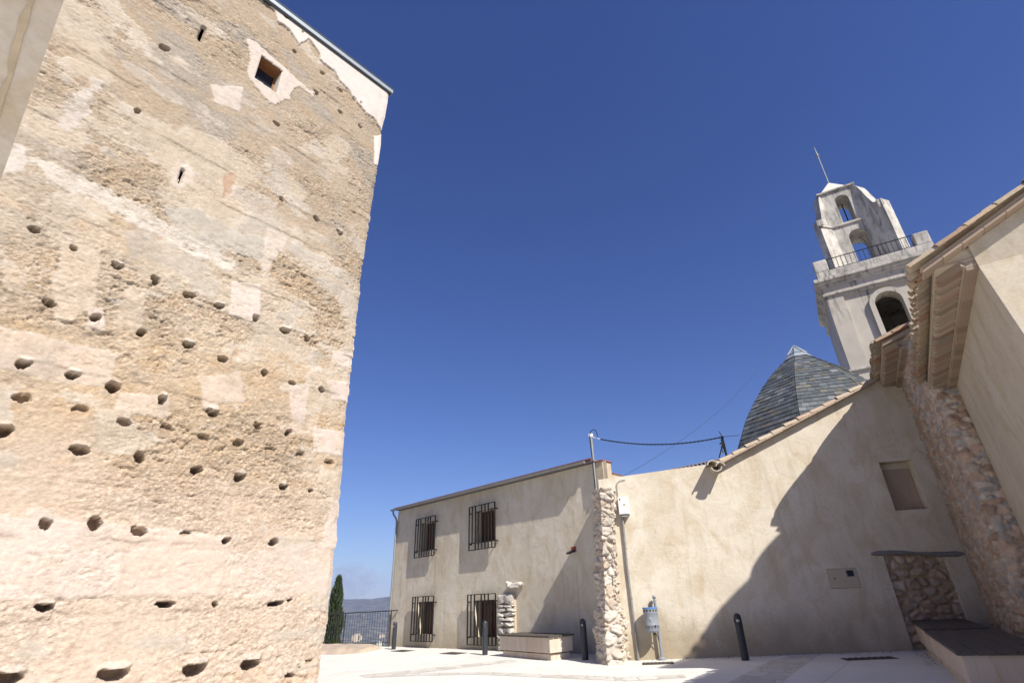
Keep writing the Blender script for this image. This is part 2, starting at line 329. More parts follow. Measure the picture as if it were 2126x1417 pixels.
HM = bpy.data.materials.new('air_haze'); HM.use_nodes = True; HN = HM.node_tree.nodes; HN.remove(HN['Principled BSDF']); pv = HN.new('ShaderNodeVolumePrincipled')
pv.inputs['Color'].default_value = (.50, .60, 1., 1); pv.inputs['Density'].default_value = 7e-5; pv.inputs['Anisotropy'].default_value = 0.
HM.node_tree.links.new(pv.outputs[0], HN['Material Output'].inputs['Volume'])
tag(hb.build('haze', HM), kind='stuff')
bm = bmesh.new(); bmesh.ops.create_icosphere(bm, subdivisions=3, radius=1.); sme = bpy.data.meshes.new('smoke'); bm.to_mesh(sme); bm.free()
SM = bpy.data.materials.new('hill_smoke'); SM.use_nodes = True; SN = SM.node_tree.nodes; SLk = SM.node_tree.links; SN.remove(SN['Principled BSDF']); sv = SN.new('ShaderNodeVolumePrincipled'); sv.inputs['Color'].default_value = (.62, .62, .66, 1)
sg_ = SN.new('ShaderNodeNewGeometry'); sn = SN.new('ShaderNodeTexNoise'); sn.inputs['Scale'].default_value = .006; sn.inputs['Detail'].default_value = 3; SLk.new(sg_.outputs['Position'], sn.inputs['Vector']); sr = SN.new('ShaderNodeMapRange'); sr.inputs[1].default_value = .42; sr.inputs[2].default_value = .75; sr.inputs[3].default_value = 0.; sr.inputs[4].default_value = .0022; SLk.new(sn.outputs[0], sr.inputs[0]); SLk.new(sr.outputs[0], sv.inputs['Density']); SLk.new(sv.outputs[0], SN['Material Output'].inputs['Volume'])
smo = link('smoke', sme, SM); sa = R(-16.3); smo.location = (9300 * math.sin(sa), 9300 * math.cos(sa), 470); smo.scale = (420, 300, 270); tag(smo, kind='stuff')

# ------------------------------------------------------------------ the rammed earth tower
TC = gp((655, 1437)); tw = Frame(TC, 38.3027); TG = TC[2]
T = empty('rammed_earth_tower', tuple(tw.P(-4, TG, -4)))
tag(T, 'tall tan rammed-earth tower with rows of square putlog holes and a small high window', 'tower')
edge_px = [(806, 195), (798, 245), (792, 265), (790, 300), (776, 400), (766, 470), (757, 520), (748, 590), (742, 640), (735, 710), (727, 780), (722, 830), (715, 900), (711, 960), (700, 1100), (692, 1180), (685, 1240), (678, 1300), (668, 1345), (663, 1390), (658, 1415)]
eg = sorted([tw.px(q)[::-1] for q in edge_px]); ev = [e[0] for e in eg]; eu = [e[1] for e in eg]
tA, tB = tw.px((545, 0)), tw.px((806, 195)); tsl = (tB[1] - tA[1]) / (tB[0] - tA[0])
def ttop(u): return tB[1] - .02 + (u - tB[0]) * tsl
UMIN = -10.2; st = .024
nu = int(10.2 / st); nv = int(19.3 / st)
S_, V_ = np.meshgrid(np.linspace(0, 1, nu), np.linspace(0, 1, nv))
vbase = TG - .3
U0 = UMIN + S_ * (0 - UMIN); VV = vbase + V_ * (ttop(U0) - vbase)
UU = UMIN + S_ * (np.interp(VV, ev, eu) - UMIN)
W_ = lambda q: tw.px(q)
def poly(qs): return [tw.px(q) for q in qs]
wx = UU + .12 * (fbm(UU * 3, VV * 3, 50, 3) - .5); wy = VV + .12 * (fbm(UU * 3, VV * 3, 60, 3) - .5)
nb = fbm(UU * .55, VV * .9, 1, 5); nm_ = fbm(UU * 2.1, VV * 3.4, 2, 4); nf = fbm(UU * 9, VV * 15, 3, 4); ngr = fbm(UU * 26, VV * 34, 4, 3)
f1, f2, cid = voro(wx / .068, wy / .042, 6); f1b, f2b, cidb = voro(wx / .19, wy / .11, 9)
# colour of the earth itself: tan bands, greyer and browner upward, orange tint in places
C = np.empty(UU.shape + (3,)); C[:] = (.47, .365, .245)
C = mixc(C, ss(.40, .68, nb), (.53, .435, .32)); C = mixc(C, ss(.50, .72, nm_) * .6, (.46, .325, .19))
hi = ss(7.5, 13., VV + 2.2 * (nb - .5)); C = mixc(C, hi * .72, (.345, .275, .195)); gre = ss(.52, .70, fbm(UU * .8 + 30, VV * 1.5, 12, 5)); C = mixc(C, gre * (.25 + .5 * hi), (.32, .285, .235))
lowp = 1 - ss(2.2, 5.4, VV + 1.2 * (nb - .5)); C = mixc(C, lowp * .75, (.56, .455, .365))
rough = .55 + .8 * ss(.35, .6, fbm(UU * .5 + 11, VV * .8, 14, 4)); rough *= 1 - .35 * hi; rough *= 1 - .38 * lowp
D = np.zeros(UU.shape)
# pale and grey skins of old render left on the wall
def patch(sd, col, k=1., amp=.02, keep=.2):
    global C, rough, D
    m = ss(-.03, .03, sd) * k * (.72 + .28 * ss(.35, .55, fbm(UU * 4 + 2, VV * 6, 46, 4))); C = mixc(C, m, col); rough = rough * (1 - m * (1 - keep)); D = D + m * amp
    rim = np.exp(-(sd / .025) ** 2) * k * ss(.45, .65, nm_); C = mixc(C, rim * .5, (.62, .57, .49))
jag = .20 * (fbm(UU * 9, VV * 11, 42, 4) - .5) + .34 * (fbm(UU * 2.6, VV * 3.2, 40, 5) - .5)
skin = fbm(UU * .62 + 5, VV * 1.05 + 3, 31, 6, .55) - .5 + .22 * np.exp(-((VV - 9.6 + .12 * UU) / 2.4) ** 2) - .12 * lowp
patch((skin - .175) * .8, (.50, .425, .32), .8, .018, .3)
skin2 = fbm(UU * .9 + 50, VV * 1.6 + 8, 37, 6, .55) - .5 + .10 * np.exp(-((VV - 10.5) / 3.) ** 2)
patch((skin2 - .20) * .8, (.43, .385, .315), .75, .014, .35)
def pp(qs, col, k=.92, amp=.022, keep=.18, j=1.): patch(inpoly(UU, VV, poly(qs)) + jag * j, col, k, amp, keep)
SMO = (.555, .455, .36); SMP = (.60, .505, .43)
pp([(-60, 665), (60, 690), (245, 735), (222, 800), (120, 790), (-60, 752)], SMO, .9, .02, .25, .35)
pp([(-60, 1070), (150, 1078), (300, 1098), (380, 1102), (480, 1118), (452, 1235), (250, 1238), (-60, 1252)], SMP, .75, .03, .35, .4)
pp([(245, 1098), (380, 1105), (480, 1120), (470, 1235), (240, 1245)], SMO, .7, .02, .3, .3)
pp([(470, 1150), (690, 1120), (680, 1235), (470, 1235)], SMP, .55, .0, .5, .8)
pp([(484, 585), (540, 592), (536, 668), (474, 652)], SMP, .95, .02, .2, .25)
pp([(652, 886), (722, 900), (716, 948), (652, 938)], SMP, .9, .02, .2, .2)
pp([(676, 788), (735, 796), (730, 835), (690, 830)], SMP, .9, .02, .2, .2)
pp([(690, 728), (740, 735), (738, 765), (690, 755)], SMP, .9, .02, .2, .2)
pp([(416, 785), (500, 770), (505, 830), (420, 848)], SMO, .9, .015, .25, .4)
pp([(690, 1030), (712, 1035), (702, 1140), (668, 1138)], SMP, .8, .015, .3, .3)
pp([(250, 815), (355, 820), (345, 868), (240, 850)], SMO, .85, .02, .3, .3)
pp([(575, 880), (660, 870), (650, 905), (590, 900)], SMO, .7, .0, .5, .3)
pp([(600, 800), (640, 798), (632, 880), (606, 880)], SMP, .8, .012, .3, .2)
pp([(440, 178), (505, 184), (497, 232), (442, 212)], (.575, .505, .43), .9, .02, .15, .5)
pp([(355, 350), (392, 340), (404, 380), (374, 402), (350, 384)], (.565, .49, .405), .85, .014, .2, .6)
pp([(-60, 280), (58, 312), (52, 352), (-40, 365)], (.575, .52, .455), .85, .015, .25, .6)
pp([(60, 322), (160, 365), (260, 410), (330, 455), (420, 505), (488, 548), (470, 562), (400, 530), (300, 478), (200, 425), (90, 372)], (.60, .55, .47), .8, .018, .25, 1.)
pp([(335, 430), (420, 440), (500, 488), (560, 500), (555, 545), (470, 520), (380, 500)], (.45, .415, .345), .8, .016, .25, 1.)
pp([(555, 475), (600, 490), (552, 566), (540, 560)], (.57, .49, .40), .85, .01, .3, .3)
pp([(130, 505), (205, 520), (196, 640), (120, 680), (110, 600)], (.53, .435, .325), .85, .018, .25, .7)
pp([(255, 600), (305, 596), (290, 690), (240, 668)], (.53, .435, .325), .8, .018, .25, .7)
pp([(0, 545), (60, 560), (50, 610), (0, 600)], (.52, .43, .32), .85, .018, .25, .5)
pp([(180, 640), (215, 640), (212, 688), (178, 680)], SMP, .9, .012, .25, .3)
pp([(460, 365), (490, 355), (478, 400), (458, 418)], (.40, .24, .15), .7, -.01, .7, .5)
pp([(160, 190), (210, 172), (190, 215), (158, 262), (118, 280)], (.56, .51, .45), .7, .016, .3, 1.)
pp([(612, 500), (680, 540), (735, 580), (728, 592), (660, 560), (600, 520)], (.50, .46, .39), .7, .015, .3, .9)
# dark lichen bands
C = mixc(C, ss(.55, .75, fbm(UU * 1.4 + 9, VV * 2.2 + 2, 45, 5)) * ss(.0, .5, 1 - rough * 0) * .28 * (1 - lowp), (.27, .235, .185))
lich = np.maximum(ss(0, .5, inpoly(UU, VV, poly([(480, 815), (590, 830), (580, 875), (470, 850)]))), ss(0, .6, inpoly(UU, VV, poly([(-60, 930), (120, 940), (80, 985), (-60, 990)])))) * ss(.40, .6, nf); C = mixc(C, lich * .6, (.26, .225, .17))
# joints of the lifts, with rows of holes along them
rows = [1.74, 2.94, 3.95, 4.90, 5.85, 6.74, 7.95, 8.95, 9.9, 10.9, 11.9, 12.9, 13.9, 14.9, 15.9, 16.9]
for k, rv in enumerate(rows):
    vv = VV - (rv - .02) - .10 * (fbm(UU * 2.6, UU * 0 + k, 70 + k, 4, .6) - .5) - tsl * .35 * (UU + 2.5)
    br = ss(.47, .70, fbm(UU * 1.1 + 7 * k, UU * 0 + 3 * k, 80 + k, 3)); g = np.exp(-((vv + .03 * (nf - .5)) / .018) ** 2) * br * ss(.3, .5, nm_)
    D -= g * .013; C = mixc(C, g * .14, (.27, .20, .125)); D += .015 * br * np.tanh(vv / .03) * np.exp(-(vv / .3) ** 2)
# pebbly, eroded surface
peb = ss(.75, .25, f1); D += rough * (.012 * (nf - .5) * 2 + .030 * (peb - .4) * ss(.25, .5, cid) + .026 * (nm_ - .5) + .022 * ss(.7, .2, f1b) * ss(.8, .95, cidb) + .012 * (ngr - .5)) + .05 * (nb - .5)
D -= rough * .03 * ss(.60, .72, fbm(UU * 5, VV * 9, 90, 3))
C = C * (1 + (rough * .32 * (cid - .45) * peb)[..., None]); C = mixc(C, rough * ss(.8, .9, cid) * peb * .5, (.62, .55, .45)); C = mixc(C, np.clip(rough, 0, 1) * ss(.6, .75, fbm(UU * 6 + 3, VV * 10, 93, 3)) * .3, (.33, .235, .14))
# white render along the top and on the corner
band = [(540, -40), (540, 0), (556, 8), (570, 28), (575, 45), (600, 62), (612, 78), (620, 92), (629, 90), (640, 82), (652, 96), (662, 112), (663, 124), (678, 138), (695, 150), (704, 168), (722, 185), (732, 203), (742, 214), (760, 236), (775, 247), (792, 272), (840, 300), (850, 150)]
bp = [tw.px(q) for q in band]; bp[0] = (bp[1][0] - 1.2, bp[1][1] + .8); bp[-1] = (1., 21.); bp[-2] = (1., bp[-3][1] - .05); bp.insert(0, (-11, 21.)); bp.insert(1, (-11, 18.2)); bp.insert(2, (bp[3][0] - 1.2, 18.1)); del bp[3]
sdb = inpoly(UU, VV, bp) + .16 * (fbm(UU * 5, VV * 5, 97, 5, .6) - .5); mbn = ss(-.012, .012, sdb)
C = mixc(C, mbn * (.86 + .14 * nm_), (.645, .58, .515)); D = D * (1 - mbn) + mbn * (.055 + .006 * (nb - .5))
sdw = inpoly(UU, VV, poly([(513, 84), (530, 88), (598, 148), (640, 186), (654, 192), (650, 200), (618, 178), (604, 186), (603, 212), (592, 206), (572, 222), (560, 214), (520, 166), (512, 140), (520, 110)])) + jag * .5; mw = ss(-.012, .012, sdw)
C = mixc(C, mw * (.75 + .25 * ss(.35, .5, nf)), (.575, .505, .425)); D = D * (1 - mw) + mw * (.03 + .006 * (nb - .5))
sdq = inpoly(UU, VV, poly([(776, 284), (800, 278), (800, 345), (776, 342)])) + jag * .15; mq = ss(-.012, .012, sdq); C = mixc(C, mq, (.66, .61, .54)); D = D * (1 - mq) + mq * .04
# the window opening and loopholes
def rect(q0, q1): a, b = tw.px(q0), tw.px(q1); return (min(a[0], b[0]), max(a[0], b[0]), min(a[1], b[1]), max(a[1], b[1]))
wq = [tw.px(q) for q in ((544, 117), (590, 150), (571, 193), (526, 160))]; wu0 = (wq[0][0] + wq[3][0]) / 2; wu1 = (wq[1][0] + wq[2][0]) / 2
wv1 = (wq[0][1] + wq[1][1]) / 2; wv0 = (wq[2][1] + wq[3][1]) / 2
# holes: photo position, width and height in photo pixels, depth, with a stone over it
H_ = [(340, 100, 26, 14, .2, 0), (285, 232, 18, 16, .25, 0), (573, 257, 16, 9, .3, 0), (657, 193, 12, 10, .25, 0), (585, 413, 10, 9, .18, 0), (657, 454, 14, 12, .22, 0), (706, 483, 14, 12, .22, 1),
 (593, 38, 10, 8, .12, 0), (612, 107, 10, 9, .12, 0), (670, 152, 12, 8, .1, 0), (707, 234, 12, 9, .12, 0), (748, 264, 10, 8, .12, 0), (735, 207, 9, 7, .1, 0), (748, 215, 6, 6, .1, 0), (627, 68, 5, 6, .1, 0), (705, 187, 14, 7, .08, 0),
 (70, 478, 34, 19, .25, 0), (152, 516, 22, 12, .28, 0), (242, 552, 26, 16, .28, 1), (322, 582, 22, 19, .3, 0), (392, 613, 26, 14, .26, 1), (455, 636, 22, 15, .26, 1), (530, 661, 16, 17, .26, 0), (590, 687, 22, 15, .24, 1), (637, 703, 12, 14, .22, 0),
 (100, 629, 32, 19, .3, 0), (198, 660, 24, 19, .32, 0), (293, 691, 20, 17, .3, 0), (390, 716, 26, 18, .28, 1), (462, 745, 22, 15, .26, 0), (549, 774, 12, 17, .26, 1), (607, 795, 16, 9, .24, 0), (667, 809, 13, 11, .24, 0),
 (47, 756, 36, 25, .28, 1), (150, 779, 32, 22, .28, 1), (235, 803, 32, 25, .3, 1), (337, 829, 16, 24, .26, 1), (441, 856, 26, 20, .28, 1), (536, 884, 20, 15, .28, 0), (600, 898, 14, 16, .24, 0),
 (8, 895, 38, 30, .28, 1), (46, 826, 46, 24, .13, 0), (166, 853, 38, 26, .13, 0), (258, 877, 34, 20, .14, 0), (347, 890, 32, 22, .14, 0), (425, 912, 26, 22, .14, 0), (495, 920, 24, 20, .13, 0), (562, 935, 22, 20, .12, 0), (624, 945, 20, 20, .12, 0), (683, 961, 20, 16, .12, 0),
 (165, 934, 44, 24, .28, 1), (290, 950, 24, 26, .2, 0), (409, 976, 26, 20, .28, 0), (497, 990, 24, 22, .24, 1), (588, 1010, 20, 14, .26, 1), (645, 1018, 9, 9, .2, 0),
 (95, 1087, 30, 24, .2, 0), (197, 1088, 32, 34, .22, 0), (289, 1103, 34, 20, .22, 0), (385, 1107, 24, 14, .14, 0), (470, 1122, 22, 15, .26, 0), (569, 1126, 20, 19, .26, 0),
 (92, 1259, 40, 20, .26, 1), (344, 1254, 38, 14, .3, 0), (447, 1254, 15, 13, .28, 0), (574, 1252, 32, 11, .3, 1), (602, 1245, 12, 6, .2, 0),
 (404, 1388, 48, 34, .3, 1), (518, 1378, 40, 30, .25, 1), (236, 1398, 66, 34, .28, 1), (602, 1402, 22, 9, .25, 0), (20, 1405, 60, 30, .2, 1), (640, 1372, 14, 8, .12, 0)]
for k, (hx, hy, hw, hh, hd, stn) in enumerate(H_):
    c0 = tw.px((hx, hy)); du = abs(tw.px((hx + hw / 2, hy))[0] - c0[0]); dv = abs(tw.px((hx, hy + hh / 2))[1] - c0[1])
    if hy > 700: du *= 1.0
    wn_ = .42 * (fbm(UU * 6 + k, VV * 6, 120 + k, 4, .6) - .5) + .12 * (ngr - .5); hd = hd * (1.25 if hd > .15 else 1.) * (.8 + .5 * ((k * 37 % 11) / 11))
    hs1, hs2 = ((k * 41 % 13) / 12 - .5), ((k * 23 % 9) / 8 - .5); du *= .94; dv *= .9
    x = (UU - c0[0]) / du; y = (VV - c0[1] - .25 * tsl * (UU - c0[0])) / dv
    big = np.maximum(np.abs(x), np.abs(y)) < 3.2
    if not big.any(): continue
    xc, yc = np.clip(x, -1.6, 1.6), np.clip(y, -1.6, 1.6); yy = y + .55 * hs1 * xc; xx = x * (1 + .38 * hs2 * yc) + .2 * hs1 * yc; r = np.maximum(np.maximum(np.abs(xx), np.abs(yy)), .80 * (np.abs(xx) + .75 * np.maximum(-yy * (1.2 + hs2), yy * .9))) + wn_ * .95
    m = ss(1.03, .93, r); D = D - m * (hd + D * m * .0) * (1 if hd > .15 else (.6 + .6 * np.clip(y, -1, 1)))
    C = mixc(C, ss(1.0, .8, r) * .7, (.33, .235, .15)); stn_ = ss(1.3, .2, np.abs(x + .25 * (nm_ - .5))) * ss(-3.2, -1., y) * ss(-.6, -1.1, y); C = mixc(C, stn_ * .28 * ((k * 53 % 7) / 7), (.36, .29, .22))  # hole interiors darkened in colour to deepen their shade; stains below
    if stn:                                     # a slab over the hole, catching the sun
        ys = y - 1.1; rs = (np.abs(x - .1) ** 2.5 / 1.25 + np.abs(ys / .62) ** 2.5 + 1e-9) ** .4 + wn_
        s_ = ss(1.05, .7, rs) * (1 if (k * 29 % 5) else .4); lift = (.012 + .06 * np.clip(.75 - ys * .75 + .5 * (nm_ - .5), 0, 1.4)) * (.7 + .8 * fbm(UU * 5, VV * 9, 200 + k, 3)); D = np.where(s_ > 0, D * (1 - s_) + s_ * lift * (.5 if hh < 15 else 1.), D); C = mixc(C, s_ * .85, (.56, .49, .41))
# slits
for (q0, q1, hw) in (((373, 379), (379, 354), .035), ((415, 82), (424, 58), .05)):
    a, b = tw.px(q0), tw.px(q1); L = np.hypot(b[0] - a[0], b[1] - a[1]); t = np.clip(((UU - a[0]) * (b[0] - a[0]) + (VV - a[1]) * (b[1] - a[1])) / L ** 2, 0, 1)
    dd = np.hypot(UU - a[0] - t * (b[0] - a[0]), VV - a[1] - t * (b[1] - a[1])) + .02 * (nf - .5); D -= ss(hw + .03, hw - .012, dd) * .1
# crumbling foot
foot = ss(TG + 1.05, TG + .15, VV + .5 * (nb - .5)); D += foot * (.10 * (fbm(UU * 1.6, VV * 3.2, 140, 4) - .35)) + foot * .07 * ss(.7, .2, f1b) * (cidb - .3)
crk = np.exp(-((fbm(UU * 1.4 + 3, VV * 2.4, 150, 4) - .5) / .012) ** 2) * foot; D -= crk * .06; C = mixc(C, foot * ss(.5, .7, nm_) * .5, (.50, .36, .23))
slit = np.zeros(UU.shape, bool)
for (q0, q1, hw) in (((373, 379), (379, 354), .034), ((415, 82), (424, 58), .044)):
    a, b = tw.px(q0), tw.px(q1); L = np.hypot(b[0] - a[0], b[1] - a[1]); t = np.clip(((UU - a[0]) * (b[0] - a[0]) + (VV - a[1]) * (b[1] - a[1])) / L ** 2, 0, 1); slit |= np.hypot(UU - a[0] - t * (b[0] - a[0]), VV - a[1] - t * (b[1] - a[1])) < hw + .02 * (nf - .5)
inside = (UU > wu0) & (UU < wu1) & (VV > wv0) & (VV < wv1)
ed = ss(.12, 0, np.abs(UU - np.interp(VV, ev, eu))); D = D - ed * .05 * (fbm(VV * 3, UU * 3, 160, 3)); D = np.where(inside, 0, D)
jit = ss(.4, 0., np.interp(VV, ev, eu) - UU) * (.055 * (fbm(VV * 4, VV * 0, 170, 4) - .5) + .05 * (fbm(VV * 14, VV * 0, 171, 3) - .5)) * (1 - mbn) * (1 - mq)
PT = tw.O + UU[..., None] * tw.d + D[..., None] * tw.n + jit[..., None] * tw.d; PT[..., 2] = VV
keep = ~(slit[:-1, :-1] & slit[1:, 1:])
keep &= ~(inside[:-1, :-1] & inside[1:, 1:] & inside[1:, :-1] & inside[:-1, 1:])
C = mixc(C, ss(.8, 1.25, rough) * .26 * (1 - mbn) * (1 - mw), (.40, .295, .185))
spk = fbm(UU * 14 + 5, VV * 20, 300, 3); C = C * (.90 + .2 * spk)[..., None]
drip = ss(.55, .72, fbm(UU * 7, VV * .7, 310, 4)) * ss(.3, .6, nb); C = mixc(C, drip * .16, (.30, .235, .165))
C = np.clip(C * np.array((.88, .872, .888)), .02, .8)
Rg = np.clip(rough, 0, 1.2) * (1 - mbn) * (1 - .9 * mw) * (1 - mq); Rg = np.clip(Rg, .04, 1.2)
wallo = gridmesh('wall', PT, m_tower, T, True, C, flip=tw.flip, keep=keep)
ra_ = wallo.data.attributes.new('Rgh', 'FLOAT', 'POINT'); ra_.data.foreach_set('value', Rg.ravel().astype(np.float32))
# the other three sides (each slightly uneven)
rim = PT[:, -1, :]; nb_ = 14; side = np.stack([rim - tw.n * (9 * k / nb_) * 1. + 0 for k in range(nb_ + 1)], 1); side[:, 1:, :] += (.05 * (fbm(np.tile(np.arange(nb_)[None, :] * 1., (nv, 1)), np.repeat((np.arange(nv) * st)[:, None] * 3, nb_, 1), 180, 3) - .5))[..., None] * tw.d
cs = np.repeat(C[:, -1:, :], nb_ + 1, 1); gridmesh('side_wall', side, m_tower, T, True, cs, flip=tw.flip)
mb = MB(); l0 = PT[0, 0]; l1 = PT[-1, 0]; mb.add([l0, l1, l1 - tw.n * 9, l0 - tw.n * 9], [(0, 1, 2, 3)], (.45, .36, .26)); r0, r1 = side[0, -1], side[-1, -1]; mb.add([r0, r1, l1 - tw.n * 9, l0 - tw.n * 9], [(3, 2, 1, 0)], (.45, .36, .26)); mb.build('side_wall', m_tower, T, cols=True)
# roof edge: drip strip, dark gap, zinc fascia, dark lip
dz_ = np.array([0, 0, tsl]); du_ = tw.d + dz_
def ledge(name, mat, v0, v1, n0, n1, ext):
    b = MB(); uc = (UMIN - .1 + ext) / 2
    b.box(tw.P(uc, ttop(uc) + (v0 + v1) / 2, (n0 + n1) / 2), du_ * (ext - UMIN + .1) / 2, tw.n * (n1 - n0) / 2, (0, 0, (v1 - v0) / 2)); return b.build(name, mat, T)
ledge('drip_strip', m_dark, -.03, .03, -.2, .10, .0); ledge('fascia', m_zinc, .03, .20, -.2, .145, .04); ledge('roof_lip', m_dark, .20, .255, -9., .16, .07)
b = MB(); b.fbox(tw, UMIN, -.02, 17.2, 17.3, -8.9, -.4); b.build('roof', m_dark, T)
# window: reveal lined in wood, glass and frame
WN = empty('window', tuple(tw.P((wu0 + wu1) / 2, wv0, 0))); WN.parent = T; bpy.context.view_layer.update(); WN.matrix_parent_inverse = T.matrix_world.inverted()
b = MB(); d_ = .40; e = .03
b.fbox(tw, wu0 - e, wu0 + .012, wv0, wv1, -d_, -.01); b.fbox(tw, wu0 - e, wu1 + e, wv1 - .012, wv1 + e, -d_, -.01); b.fbox(tw, wu0 - e, wu1 + e, wv0 - e, wv0 + .012, -d_, -.01); b.build('lining', m_lining, WN)
b = MB(); b.fbox(tw, wu1 - .012, wu1 + e, wv0 + .012, wv1 - .012, -d_, .0); b.build('plaster_reveal', m_white, WN)
b = MB(); b.fbox(tw, wu0, wu1, wv0, wv1, -d_ - .03, -d_); b.build('pane', m_pane, WN)
b = MB(); 
for (x0, x1, y0, y1) in ((wu0, wu0 + .07, wv0, wv1), (wu1 - .07, wu1, wv0, wv1), (wu0 + .07, wu1 - .07, wv0, wv0 + .07), (wu0 + .07, wu1 - .07, wv1 - .07, wv1)): b.fbox(tw, x0, x1, y0, y1, -d_ + .002, -d_ + .06)
b.build('frame', m_lining, WN)

# ------------------------------------------------------------------ canopy slab just overhead on the left
zc = 3.15
def atz(q, z): r = ray(q); return r * ((z - EYE) / r[2]) + EYEP
k0, k1 = atz((133, 0), zc), atz((0, 378), zc); kd = (k1 - k0) / np.linalg.norm(k1 - k0); kn = np.array([-kd[1], kd[0], 0]); 
if kn[0] > 0: kn = -kn
a_ = k0 - kd * 1.2; b_ = k1 + kd * .35
CN = empty('porch_canopy', (a_[0] - .8, a_[1] - .6, 0)); tag(CN, 'plastered porch canopy slab in shade with a stained edge, cutting the top left corner', 'canopy')
b = MB(); b.prism([a_, b_, b_ + kn * 1.1, a_ + kn * 1.1], kn * .2 + np.array([0, 0, .12])); b.build('slab', m_lintel_side, CN)
b = MB(); nS = 40; inn = [a_ + (b_ - a_) * k / nS + kn * (.052 + .004 * rnd.random()) for k in range(nS + 1)]; out_ = [a_ + (b_ - a_) * k / nS + kn * (.060 + .016 * rnd.random()) for k in range(nS, -1, -1)]; b.prism(inn + out_, (0, 0, -.003)); b.build('rust_stain', m_ochre, CN)
b = MB(); pc = [a_ + kn * .8, a_ + kn * 1.1, a_ + kn * 1.1 + kd * .3, a_ + kn * .8 + kd * .3]; b.prism([(p_[0], p_[1], gz(p_[0], p_[1])) for p_ in pc], (0, 0, zc + .02 - gz(*pc[0][:2]))); b.build('post', m_lintel_side, CN)

# ------------------------------------------------------------------ wall with openings
def opening_wall(fr, us, bot, top, holes, depth, inner_n=None, thick=.4):
    """front sheet with rectangular openings and their reveals; holes = (u0,u1,v0,v1,depth)"""
    b = MB(); cuts = sorted(set([round(x, 4) for x in us] + [round(h[i], 4) for h in holes for i in (0, 1)]))
    for x0, x1 in zip(cuts[:-1], cuts[1:]):
        hs_ = sorted([h for h in holes if h[0] <= x0 + 1e-3 and h[1] >= x1 - 1e-3], key=lambda h: h[2])
        lo0, lo1 = bot(x0), bot(x1)
        for h in hs_:
            if h[2] > max(lo0, lo1): b.add([fr.P(x0, lo0), fr.P(x1, lo1), fr.P(x1, h[2]), fr.P(x0, h[2])], [(0, 1, 2, 3)])
            lo0 = lo1 = h[3]
        b.add([fr.P(x0, lo0), fr.P(x1, lo1), fr.P(x1, top(x1)), fr.P(x0, top(x0))], [(0, 1, 2, 3)])
    for (u0, u1, v0, v1, d) in holes:
        for (p_, q_) in (((u0, v0), (u0, v1)), ((u0, v1), (u1, v1)), ((u1, v1), (u1, v0)), ((u1, v0), (u0, v0))):
            b.add([fr.P(*p_), fr.P(*q_), fr.P(*q_, -d), fr.P(*p_, -d)], [(0, 1, 2, 3)])
    return b
# ------------------------------------------------------------------ plastered house
hf = Frame(A0, 137.0)
hu0 = hf.px((817, 1200))[0]; hu1 = hf.px((1240, 985))[0] + .42
etl = hf.px((822, 1062)); etr = hf.px((1225, 963)); hs_l = (etr[1] - etl[1]) / (etr[0] - etl[0]); htop = lambda u: etl[1] + (u - etl[0]) * hs_l
hbot = lambda u: gz(*hf.P(u, 0)[:2]) - .1
def mean_rect(qs, n):
    P = [hf.px(q, n) for q in qs]; return (P[0][0] + P[1][0]) / 2, (P[2][0] + P[3][0]) / 2, (P[1][1] + P[3][1]) / 2, (P[0][1] + P[2][1]) / 2
GR = [mean_rect(((864.5, 1078), (860, 1157), (904.5, 1069), (900.5, 1152)), .14), mean_rect(((975, 1052.5), (973, 1141.5), (1028, 1041), (1027, 1135.5)), .14),
      mean_rect(((857.5, 1238.5), (852, 1329), (901, 1236), (896.5, 1331.5)), .14), mean_rect(((971, 1234), (970, 1337), (1029, 1231), (1029, 1339.5)), .14)]
holes = []
for (a, b_, c0, d0) in GR: holes.append((a + .24, b_ - .16, c0 + .24, d0 - .19, .34))
HO = empty('plastered_house', tuple(hf.P(5, gz(*hf.P(5, 0)[:2]), -2))); tag(HO, 'two-storey grey-beige plastered house with four iron-grilled windows and a zinc gutter', 'house')
b = opening_wall(hf, np.linspace(hu0, hu1, 9), hbot, htop, holes, .34)
for uu in (hu0, hu1): ub_ = uu if uu == hu0 else uu - 5.6; b.add([hf.P(uu, hbot(uu)), hf.P(uu, htop(uu)), hf.P(ub_, htop(uu) + .3, -6), hf.P(ub_, hbot(uu), -6)], [(0, 1, 2, 3)])
b.add([hf.P(hu0, hbot(hu0), -6), hf.P(hu1 - 5.6, hbot(hu1), -6), hf.P(hu1 - 5.6, htop(hu1) + .3, -6), hf.P(hu0, htop(hu0) + .3, -6)], [(0, 1, 2, 3)])
b.build('wall', m_house, HO)
def along(fr, fz, u0, u1, n0, n1, dv0, dv1, b, rise=0.):   # long box following a slightly sloping line
    P = [fr.P(u, fz(u) + dv + rise * (n - n0) * -1, n) for u in (u0, u1) for n in (n0, n1) for dv in (dv0, dv1)]
    b.add(P, [(0, 1, 3, 2), (4, 6, 7, 5), (0, 4, 5, 1), (2, 3, 7, 6), (0, 2, 6, 4), (1, 5, 7, 3)])
b = MB(); ur = hu1 - .45; b.prism([hf.P(hu0 - .12, htop(hu0) + .1, .21), hf.P(ur, htop(ur) + .1, .21), hf.P(ur - 5.6, htop(ur) + .55, -6), hf.P(hu0 - .12, htop(hu0) + .55, -6)], (0, 0, .04)); b.build('roof', m_redt, HO)
b = MB(); along(hf, htop, hu0 - .05, hu1 - .4, .15, -.3, .03, .08, b); b.build('eave_board', m_beam, HO)
b = MB(); ga, gb_ = hu0 - .22, hf.px((1224, 966))[0]; npt = 7
V = []; 
for u in (ga, gb_):
    for j in range(11): a = math.pi * j / 10; V.append(hf.P(u, htop(u) + .075 - .075 * math.sin(a), .245 + .078 * math.cos(a)))
